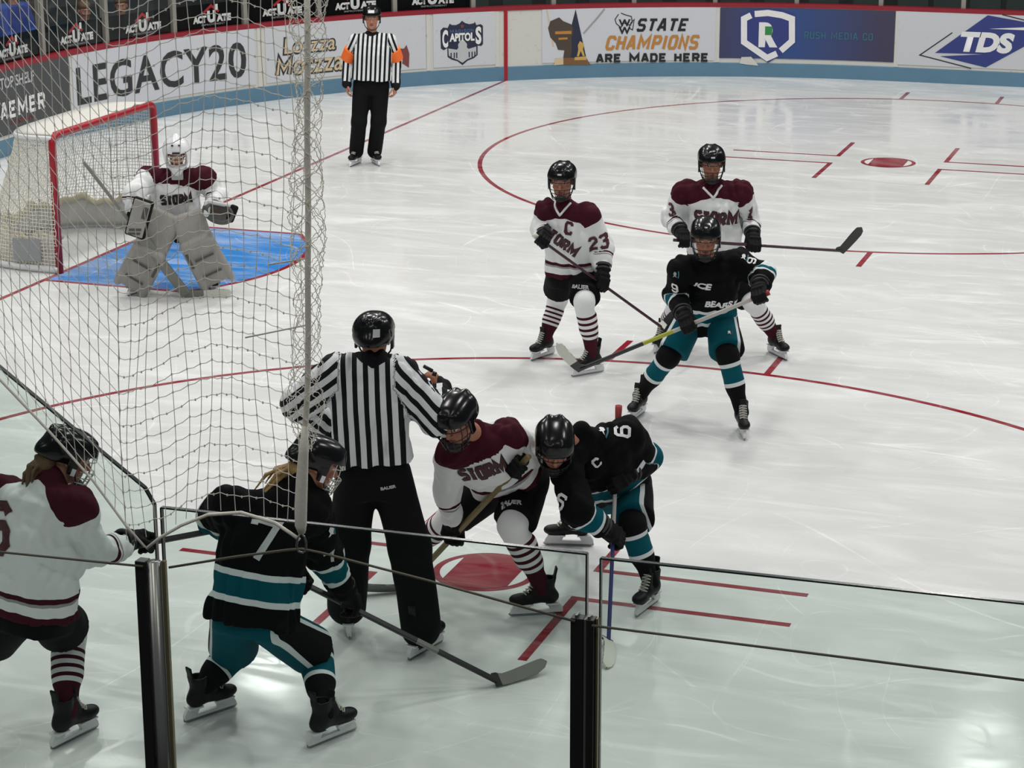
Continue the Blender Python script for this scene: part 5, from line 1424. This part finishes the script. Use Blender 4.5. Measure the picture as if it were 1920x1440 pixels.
D['H'] = dict(ref=(1140, 1100), s=.94, front=(-.35, -.7, -.55), look=(.03, -.80, -.58), head=(1040, 834, -.52), neck=(1092, 812, -.36), sa=(1054, 862, -.42), sb=(1178, 815, -.20), ha=(1130, 920, .10), hb=(1188, 905, .08),
    ea=(1088, 958, -.42), eb=(1214, 858, -.12), wa=(1142, 1008, 'stick'), wb=(1152, 905, 'stick'), ka=(1080, 968, .3), kb=(1186, 985, -.06), fa=(1068, 1023, 275), fb=(1214, 1142, 209),
    jersey='jersey_black', legs='pants_teal', sock='sock_teal', cage='dark', hem=-.10, tashifta=.20, tashiftb=-.10, pad=1.05, clips=False,
    stick=dict(butt=(1160, 764, .0), heel=(1141, 1200, None), tip=(1148, 1246, None), open=65, label='blue hockey stick with red butt end, held upright by the player with number 6',
               shaft=[(0, .30, 'stick_blue', 'upper_shaft'), (.30, .55, 'stick_silver', 'middle_shaft'), (.55, 1, 'stick_blue', 'lower_shaft')], tape=(.0, 1.0, 'tape_white'), knob='knob_red'))
D['I'] = dict(ref=(505, 1370), s=.97, front=(.42, .85, -.2), look=(.80, .30, -.40), head=(594, 868, .20), neck=(558, 908, .12), sa=(432, 950, .10), sb=(580, 957, .10), ha=(438, 1150, .0), hb=(508, 1172, -.06),
    ea=(402, 970, .25), eb=(612, 1040, .10), wa=(560, 1090, 'stick'), wb=(655, 1138, 'stick'), ka=(438, 1222, .10), kb=(592, 1225, .10), fa=(393, 1341, 49), fb=(621, 1387, 45),
    jersey='jersey_black', legs='pants_teal', sock='sock_teal', cage='white', hem=.015, tashifta=-.16, tashiftb=.08, pad=1.05,
    stick=dict(butt=(530, 1074, .42), heel=(932, 1277, None), tip=(1022, 1250, None), label='black hockey stick with a grey taped blade, held low by number 7',
               shaft=[(0, .62, 'stick_black', 'shaft'), (.62, .72, 'stick_grey', 'shaft_label'), (.72, 1, 'stick_black', 'lower_shaft')], tape=(.06, 1.0, 'tape_grey')))
D['J'] = dict(ref=(60, 1400), s=1.0, front=(.60, .75, -.15), look=(.85, .35, -.42), head=(128, 855, .12), neck=(100, 902, .05), sa=(10, 935, .14), sb=(142, 948, -.06), ha=(32, 1150, .06), hb=(92, 1145, -.02),
    ea=(-20, 1010, .3), eb=(168, 1032, .0), wa=(80, 1055, 'stick'), wb=(267, 1024, 'stick'), ka=(-20, 1200, .12), kb=(128, 1190, .05), fa=(-90, 1385, 60), fb=(139, 1386, 34),
    jersey='jersey_white', legs='pants_black', sock='sock_white', cage='white', hem=-.01, yoke=-.04, yokes=.07, yokeb=.12, plenb=.66,
    stick=dict(butt=(30, 1064, .42), heel=(556, 966, .55), tip=(600, 985, .5), label='black hockey stick held level by the white player at the lower left', shaft=[(0, 1, 'stick_black', 'shaft')]))
L = {'A': 'person in striped referee shirt with orange armbands standing by the far boards',
     'B': 'person crouching in goalie pads and white mask before the red goal',
     'C': 'person in white jersey with captain letter C and number 23, holding a stick low',
     'D': 'person in white jersey standing behind the black-jerseyed number 9, stick held level',
     'E': 'person in black jersey and teal pants with number 9, facing us with legs apart',
     'F': 'person in striped linesman shirt seen from behind, one hand raised',
     'G': 'person in white jersey bending over the red face-off dot',
     'H': 'person in black jersey with number 6 and letter C, bending at the face-off',
     'I': 'person in black jersey with number 7 seen from behind near the glass',
     'J': 'person in white jersey at the lower left edge, seen from behind beside the glass'}

def sdf_part(name, sd, h, m, parent, root, **k):
    V, Q = sd.mesh(h, **k); return link(name, new_mesh(name, V-np.array(root.location), Q, [m]), parent)
for k in D: build_person(k, D[k], L[k])

# ---- goalie equipment
p = PEOPLE['B']; root = p.obj; O = np.array(root.location); J = p.J; gd = p.dref
def gat(u, v, dd): return at_depth(u, v, gd+dd)
def slab(a, b, face, hw, th, rd):
    u = unit(b-a); n = unit(np.array(face)-u*(np.array(face)@u)); x = np.cross(u, n)
    return rbox((a+b)/2, (hw, np.linalg.norm(b-a)/2, th), rd, np.stack([x, u, n], 0)), x, u, n
for top, kn, ft, tag_ in (((316, 398, -.20), (284, 466, -.24), (246, 538, -.12), 'a'), ((350, 398, -.20), (367, 450, -.24), (408, 528, -.12), 'b')):
    T_, K_, F_ = gat(*top), gat(*kn), gat(*ft)
    F_ = F_+np.array([0, 0, max(0, .03-F_[2])])
    fc = W(.0 if tag_ == 'a' else .1, -1, .15)
    s1, x1, u1, n1 = slab(T_, K_, fc, .140, .045, .035); s2, x2, u2, n2 = slab(K_-unit(F_-K_)*.03, F_, fc, .142, .050, .035)
    X = SDF(); X.add(s1, 0).add(s2, .03)
    for sg in (-1, 1):
        X.add(rc(K_+x2*.12*sg+n2*.03, F_+x2*.125*sg+n2*.03, .032, .032), .012)
    X.add(rc(K_-x2*.12+n2*.05, K_+x2*.12+n2*.05, .030, .030), .02)
    pad = sdf_part('leg_pad', X, .010, M['pad_grey'], root, root, noise=.003, nscale=12)
    mb = MB()
    for f in (.35, .72):
        c = K_+(F_-K_)*f; mb.box(c+n2*.066, x2*.085, u2*.008, n2*.003)
    mb.build('pad_strap', M['pad_dark'], pad, O)
    mb = MB(); c = K_+(F_-K_)*.30; mb.box(c+n2*.060+x2*.125*(1 if tag_ == 'b' else -1), x2*.012, u2*.07, n2*.012); mb.build('side_strap', M['pad_dark'], pad, O)
# blocker
q = [gat(u, v, -.40) for u, v in ((254, 367), (288, 379), (273, 451), (231, 437))]
c = sum(q)/4; up_ = unit((q[0]+q[1])/2-(q[2]+q[3])/2); n_ = unit(W(-.15, -1, .1)-up_*(W(-.15, -1, .1)@up_)); x_ = np.cross(up_, n_)
hl, hw = np.linalg.norm((q[0]+q[1])/2-(q[2]+q[3])/2)/2, (np.linalg.norm(q[0]-q[1])+np.linalg.norm(q[2]-q[3]))/4
R_ = np.stack([x_, up_, n_], 0)
X = SDF(); X.add(rbox(c, (hw, hl, .028), .02, R_), 0).add(rc(c-n_*.05, J['ra'], .055, .050), .03)
bl_ = sdf_part('blocker', X, .0065, M['glove'], root, root)
X = SDF(); X.add(rbox(c+n_*.022, (hw-.014, hl-.014, .014), .010, R_), 0); sdf_part('blocker_face', X, .0065, M['pad_grey'], bl_, root)
mb = MB()
for t in (-.10, -.135): mb.box(c+n_*.0375+up_*t, x_*.05+up_*.016, up_*.010, n_*.002)
mb.box(c+n_*.0375+up_*.06+x_*.045, x_*.022, up_*.05, n_*.002); mb.build('blocker_graphic', M['pad_dark'], bl_, O)
# catching glove
c = gat(410, 399, -.36); n_ = unit(W(.15, -1, .35)); x_ = unit(np.cross(ZH, n_)); x_ = unit(x_*(1 if x_@RH > 0 else -1)-.45*ZH); y_ = np.cross(n_, x_); R_ = np.stack([x_, y_, n_], 0)
X = SDF(); X.add(ell(c, (.135, .095, .060), R_), 0).add(rc(c-x_*.08, J['rb'], .055, .052), .03); X.cut(ell(c+n_*.06+x_*.015, (.105, .070, .070), R_))
cg = sdf_part('catching_glove', X, .0065, M['pad_dark'], root, root)
X = SDF(); X.add(ell(c+n_*.004+x_*.018, (.112, .078, .050), R_), 0); X.cut(ell(c+n_*.066+x_*.018, (.110, .076, .075), R_)); sdf_part('glove_pocket', X, .0055, M['ink_brown'], cg, root)
X = SDF(); X.add(rbox(c+x_*.105+y_*.035, (.035, .075, .035), .02, R_), 0); sdf_part('glove_edge', X, .006, M['glove'], cg, root)
X = SDF(); X.add(rc(c-x_*.10+y_*.055+n_*.03, c+x_*.06+y_*.085+n_*.03, .018, .016), 0).add(rc(c-x_*.115+y_*.04, c-x_*.09-y_*.05+n_*.02, .030, .026), .01); sdf_part('glove_trim', X, .006, M['ink_silver'], cg, root)
# mask
HR = p.HR; hp = J['head']; kk = .98
def HP(x, y, z): return hp+HR@np.array([x, y, z])*kk
X = SDF()
X.add(ell(HP(0, 0, .035), (.118, .138, .122), HR.T), 0).add(ell(HP(0, .055, -.045), (.098, .100, .088), HR.T), .04).add(ell(HP(0, .105, -.115), (.045, .040, .045), HR.T), .03)
X.add(rc(HP(0, .085, .115), HP(0, -.02, .150), .040, .030), .02)
X.cut(ell(HP(0, -.005, .0), (.092, .115, .150), HR.T)); X.cut(rbox(HP(0, .17, -.008), (.088, .10, .060), .03, HR.T)); X.cut(rbox(HP(0, -.06, -.17), (.2, .12, .09), .02, HR.T))
mask = sdf_part('goalie_mask', X, .0055, M['mask_white'], root, root)
mb = MB()
for z in (.032, -.004, -.040): mb.tube([HP(.080*math.sin(a), .065+.090*math.cos(a), z) for a in np.linspace(-1.25, 1.25, 13)], .003, 6)
for a in (-.75, -.25, .25, .75): mb.tube([HP(.080*math.sin(a), .065+.090*math.cos(a), z) for z in np.linspace(.045, -.05, 6)], .003, 6)
mb.build('mask_cage', M['cage_white'], mask, O, True)
mb = MB()
for x in (-.03, .03): mb.tube([HP(x, .118, .125), HP(x, .110, .135)], .009, 10)
mb.box(HP(0, .136, .068), HR@np.array([.032, 0, 0]), HR@np.array([0, .004, 0]), HR@np.array([0, .002, .009])); mb.build('mask_vents', M['black'], mask, O)
X = SDF(); X.add(rbox(HP(0, .115, -.155), (.05, .012, .040), .01, HR.T), 0); sdf_part('throat_guard', X, .006, M['mask_grey'], mask, root)

# ---- referee arm bands, whistle, stickers, hair
p = PEOPLE['A']; root = p.obj; J = p.J
for k in 'ab':
    a, b = J['s'+k], J['e'+k]; u = b-a
    X = SDF(); X.add(rc(a+u*.40, a+u*1.05, .094, .088), 0); X.plane(a+u*.46, -u); X.plane(a+u*.98, u)
    sdf_part('arm_band', X, .006, M['orange'], p.jersey, root)
p = PEOPLE['F']; J = p.J; HR = p.HR
mb = MB(); h0 = J['rb']+W(-.03, .0, .115)
mb.tube([h0, h0+W(-.045, -.01, .03)], .010, 8); mb.tube([h0+W(.0, 0, -.012), h0+W(.02, 0, -.02)], .013, 10)
o = mb.build('whistle', M['whistle'], smooth=True); tag(o, 'black finger whistle held in the raised hand of the linesman', 'whistle')
def sticker(p, x, z, w, h, m, yside=-1):
    HR = p.HR; C = p.J['head']; mb = MB(); d = HR@np.array([0, yside, 0]); 
    bv = BVHTree.FromObject(p.helmet, bpy.context.evaluated_depsgraph_get()); P = []
    V = []; F = []
    mw = p.helmet.matrix_world
    for i in range(5):
        for j in range(5):
            q = Vector((x+w*(i/4-.5), yside*.3, z+h*(j/4-.5))); l, n, f, dd = bv.ray_cast(q, Vector((0, -yside, 0)))
            if l is None: return
            V.append(l+n*.0012)
    F = [(i*5+j, (i+1)*5+j, (i+1)*5+j+1, i*5+j+1) for i in range(4) for j in range(4)]
    link('sticker', new_mesh('sticker', V, F, [M[m]]), p.helmet)
sticker(PEOPLE['F'], .035, .045, .034, .040, 'ink_silver', -1)
sticker(PEOPLE['A'], .0, .085, .07, .03, 'ink_white', 1); sticker(PEOPLE['C'], .0, .075, .03, .012, 'ink_silver', 1); sticker(PEOPLE['D'], .0, .075, .03, .012, 'ink_silver', 1)
def hair(p, m, L_=.16, back=(0, -.6, -1)):
    HR = p.HR; C = p.J['head']; X = SDF()
    X.add(ell(C+HR@np.array([0, -.085, -.055]), (.062, .045, .055), HR.T), 0)
    st_ = C+HR@np.array([0, -.105, -.060]); d = unit(W(*back))
    for i in range(34):
        o_ = np.array(rng.normal(0, .014, 3)); e = st_+d*L_*rng.uniform(.6, 1.1)+o_*1.3+np.array([0, 0, -.03]); m_ = (st_+e)/2+o_+np.array([0, 0, .012])
        X.add(rc(st_+o_*.8, m_, .0095, .0085), .005).add(rc(m_, e, .0085, .003), .005)
    sdf_part('hair', X, .0045, m, p.obj, p.obj, noise=.002, nscale=90)
hair(PEOPLE['I'], M['hair_blond'], .17, (-.85, -.35, -.5)); hair(PEOPLE['J'], M['hair_brown'], .10, (-.6, -.3, -.8))

# ---- lettering
P_ = PEOPLE
def storm(p, u, v, h, mname, ang, w, mo):
    decal(p, '', u, v, h, mo, ang, name='lettering_outline', off=.0025, bm=lambda: stroke_text('STORM', w*1.03, h*1.1, .27, 0, .2))
    decal(p, '', u, v, h, mname, ang, name='lettering', off=.004, bm=lambda: stroke_text('STORM', w, h, .19, 0, .22))
def blk(p, text, u, v, h, mname, ang=0, wf=.62, th=.17, on='jersey', w=None, outline=None):
    """block numerals"""
    cw = (w/len(text)/1.18 if w else h*wf)
    def mk(tk):
        bm = bmesh.new()
        for i, ch in enumerate(text):
            for pl_ in GL[ch]:
                b2 = stroke_bm([((x-.5)*cw*.86+(i-(len(text)-1)/2)*cw*1.18, (y-.5)*h*.88) for x, y in pl_], tk*h)
                me = bpy.data.meshes.new('t'); b2.to_mesh(me); b2.free(); bm.from_mesh(me); bpy.data.meshes.remove(me)
        return bm
    if outline: decal(p, text, u, v, h, outline, ang, name='number_outline', on=on, off=.0025, bm=lambda: mk(th*1.6))
    decal(p, text, u, v, h, mname, ang, name='number', on=on, off=.004, bm=lambda: mk(th))
blk(P_['C'], 'C', 1067, 428, .105, 'ink_maroon', -6, .62, .2)
storm(P_['C'], 1050, 452, .085, 'ink_maroon', -36, .30, 'ink_black')
blk(P_['C'], '23', 1122, 455, .115, 'ink_maroon', 12, .6, .2)
decal(P_['C'], 'BAUER', 1088, 538, .028, 'ink_silver', -4, .04, .13, on='pants')
storm(P_['D'], 1342, 410, .095, 'ink_maroon', -3, .31, 'ink_black')
blk(P_['D'], '3', 1257, 393, .11, 'ink_maroon', 0, .62, .2)
blk(P_['D'], '1', 1407, 400, .10, 'ink_maroon', 0, .5, .2)
storm(P_['B'], 331, 374, .085, 'ink_black', 3, .25, 'ink_maroon')
blk(P_['E'], '9', 1409, 489, .066, 'ink_white', 75, .7)
blk(P_['E'], '9', 1265, 540, .08, 'ink_white', 5)
decal(P_['E'], 'ICE', 1318, 536, .045, 'ink_white', -18, .04, .12)
decal(P_['E'], 'BEARS', 1348, 572, .05, 'ink_white', -12, .04, .19)
storm(P_['G'], 906, 886, .085, 'ink_maroon', 27, .25, 'ink_black')
decal(P_['G'], 'BAUER', 957, 942, .03, 'ink_silver', -6, .04, .12, on='pants')
blk(P_['H'], '6', 1167, 809, .095, 'ink_white', 86, .72)
blk(P_['H'], '6', 1052, 941, .095, 'ink_white', -25, .68)
blk(P_['H'], 'C', 1119, 868, .06, 'ink_white', 42, .72, .2)
blk(P_['I'], '7', 493, 1012, .225, 'ink_silver', -14, .62, .15)
blk(P_['I'], '7', 619, 1042, .085, 'ink_silver', 20)
blk(P_['J'], '6', 0, 990, .26, 'ink_maroon', -6, .72, .19)
decal(P_['F'], 'BAUER', 728, 914, .018, 'ink_silver', 8, .04, .08, on='pants')
def emblem(p, u, v, sz, on='jersey', ang=0, m1='ink_teal', m2='ink_white'):
    """small crest: disc with a pale bear-like blot and crossed bars"""
    decal(p, '', u, v, sz, m1, ang, name='crest', on=on, bm=lambda: poly_bm([(x*sz, y*sz) for x, y in ((.30, -.35), (.42, -.40), (.46, 0), (.42, .42), (.30, .38), (.36, 0))]))
    decal(p, '', u, v, sz, m2, ang, name='crest_mark', on=on, off=.0055, bm=lambda: poly_bm([(x*sz, y*sz) for x, y in ((-.2, .1), (-.1, .3), (.1, .3), (.2, .1), (.12, -.1), (.25, -.3), (.1, -.25), (0, -.15), (-.1, -.25), (-.25, -.3), (-.12, -.1))]))
emblem(P_['H'], 1128, 807, .085, ang=-10); emblem(P_['E'], 1394, 482, .07, ang=-20); emblem(P_['I'], 621, 996, .08); emblem(P_['E'], 1266, 515, .06, m2='ink_grey'); emblem(P_['E'], 1367, 624, .05, on='pants', m1='ink_navy')

# ------------------------------------------------------------------ spectators behind the far glass
def spectator(uh, vh, off, look, jm, pm, label, skin='skin', seat=.46):
    s_, z_ = bs(uh, 70 if uh > 100 else 100); dep = depth_of(bpt(s_, 0, 0))
    for q_ in np.arange(0, 4, .02):
        H_ = at_depth(uh, vh, dep+q_)
        if H_[0] < XE+off or (math.hypot(H_[0]-CX, H_[1]-CY) > RC-off and H_[1] > CY and H_[0] < CX): break
    s_ = S1+RC*(math.atan2(H_[1]-CY, H_[0]-CX)-math.pi/2) if H_[1] > CY else S2+CY-H_[1]
    base = np.array([H_[0], H_[1], 0.0]); nrm = unit(bpt(s_, 0, 1)-bpt(s_, 0, 0)); sd = np.cross(nrm, ZH)
    root = thing('person', label, 'person', tuple(base))
    hip = base-nrm*.10+ZH*seat; nk = H_-ZH*.16-nrm*.02; k = max(.7, min(1.1, (nk[2]-seat)/.52))
    B = SDF(); HRm = frame3(unit(W(*look)), ZH); head_prims(B, H_, HRm, .95); B.add(rc(nk-ZH*.04, H_-ZH*.06, .055, .052), .02)
    g, _ = loft(hip, nk-ZH*.05, sd, sd, [(0, .15*k, .10*k), (.6, .16*k, .10*k), (1, .12*k, .07*k)], nrm); B.add(g, .03)
    Jk = SDF(); g, _ = loft(hip-ZH*.05, nk-ZH*.03, sd, sd, [(0, .20*k, .15*k), (.6, .21*k, .15*k), (1, .15*k, .09*k)], nrm); Jk.add(g, .02)
    Pn = SDF(); Pn.add(rc(hip-sd*.07, hip+sd*.07, .12*k, .12*k), 0)
    for sg in (-1, 1):
        sh = nk-ZH*.09*k+sd*.17*sg*k; el = sh-ZH*.27*k+nrm*.06+sd*.05*sg; wr = el+nrm*.20*k-sd*.09*sg-ZH*.06
        kn = hip+sd*.10*sg+nrm*.38*k; an = kn-ZH*(seat-.10)+nrm*.02
        B.add(rc(sh, el, .045, .04), .03).add(rc(el, wr, .038, .03), .02).add(rc(hip+sd*.09*sg, kn, .075, .055), .03).add(rc(kn, an, .05, .038), .02).add(rc(an, an+nrm*.14-ZH*.05, .036, .03), .02)
        hand_prims(B, wr, nrm-ZH*.3, -ZH, sg, .6, .95)
        Jk.add(rc(sh, el, .075*k, .065*k), .04).add(rc(el, wr, .062*k, .05*k), .02)
        Pn.add(rc(hip+sd*.09*sg, kn, .098*k, .080*k), .03).add(rc(kn, an, .078*k, .06*k), .02)
    V, Q = B.mesh(.010); Hh = (V-H_)@HRm/.95
    link('body', new_mesh('body', V-base, Q, [M[skin]], attrs={'hx': Hh[:, 0], 'hy': Hh[:, 1], 'hz': Hh[:, 2]}), root)
    V, Q = Jk.mesh(.012, noise=.008, nscale=12); link('jacket', new_mesh('jacket', V-base, Q, [jm]), root)
    V, Q = Pn.mesh(.012, noise=.005); link('jeans', new_mesh('jeans', V-base, Q, [pm]), root)
    X = SDF(); X.add(ell(H_+HRm@np.array([0, -.015, .055]), (.083, .10, .075), HRm.T), 0); X.cut(rbox(H_+HRm@np.array([0, .13, -.02]), (.09, .10, .065), .03, HRm.T))
    V, Q = X.mesh(.008, noise=.004, nscale=40); link('hair', new_mesh('hair', V-base, Q, [M['hair_brown']]), root)
spectator(24, -22, -1.0, (.3, -1, -.2), M['jacket_blue'], M['jean'], 'person in a bright blue jacket sitting behind the far glass')
spectator(158, 20, -.95, (.55, -.8, -.1), M['jacket_dark'], M['jean'], 'person in dark clothes behind the far glass, nearest to the blue jacket', 'skin')
spectator(227, 10, -1.0, (.1, -1, -.1), M['cloth_black'], M['jean'], 'person in black behind the glass, between two grey posts', 'skin')
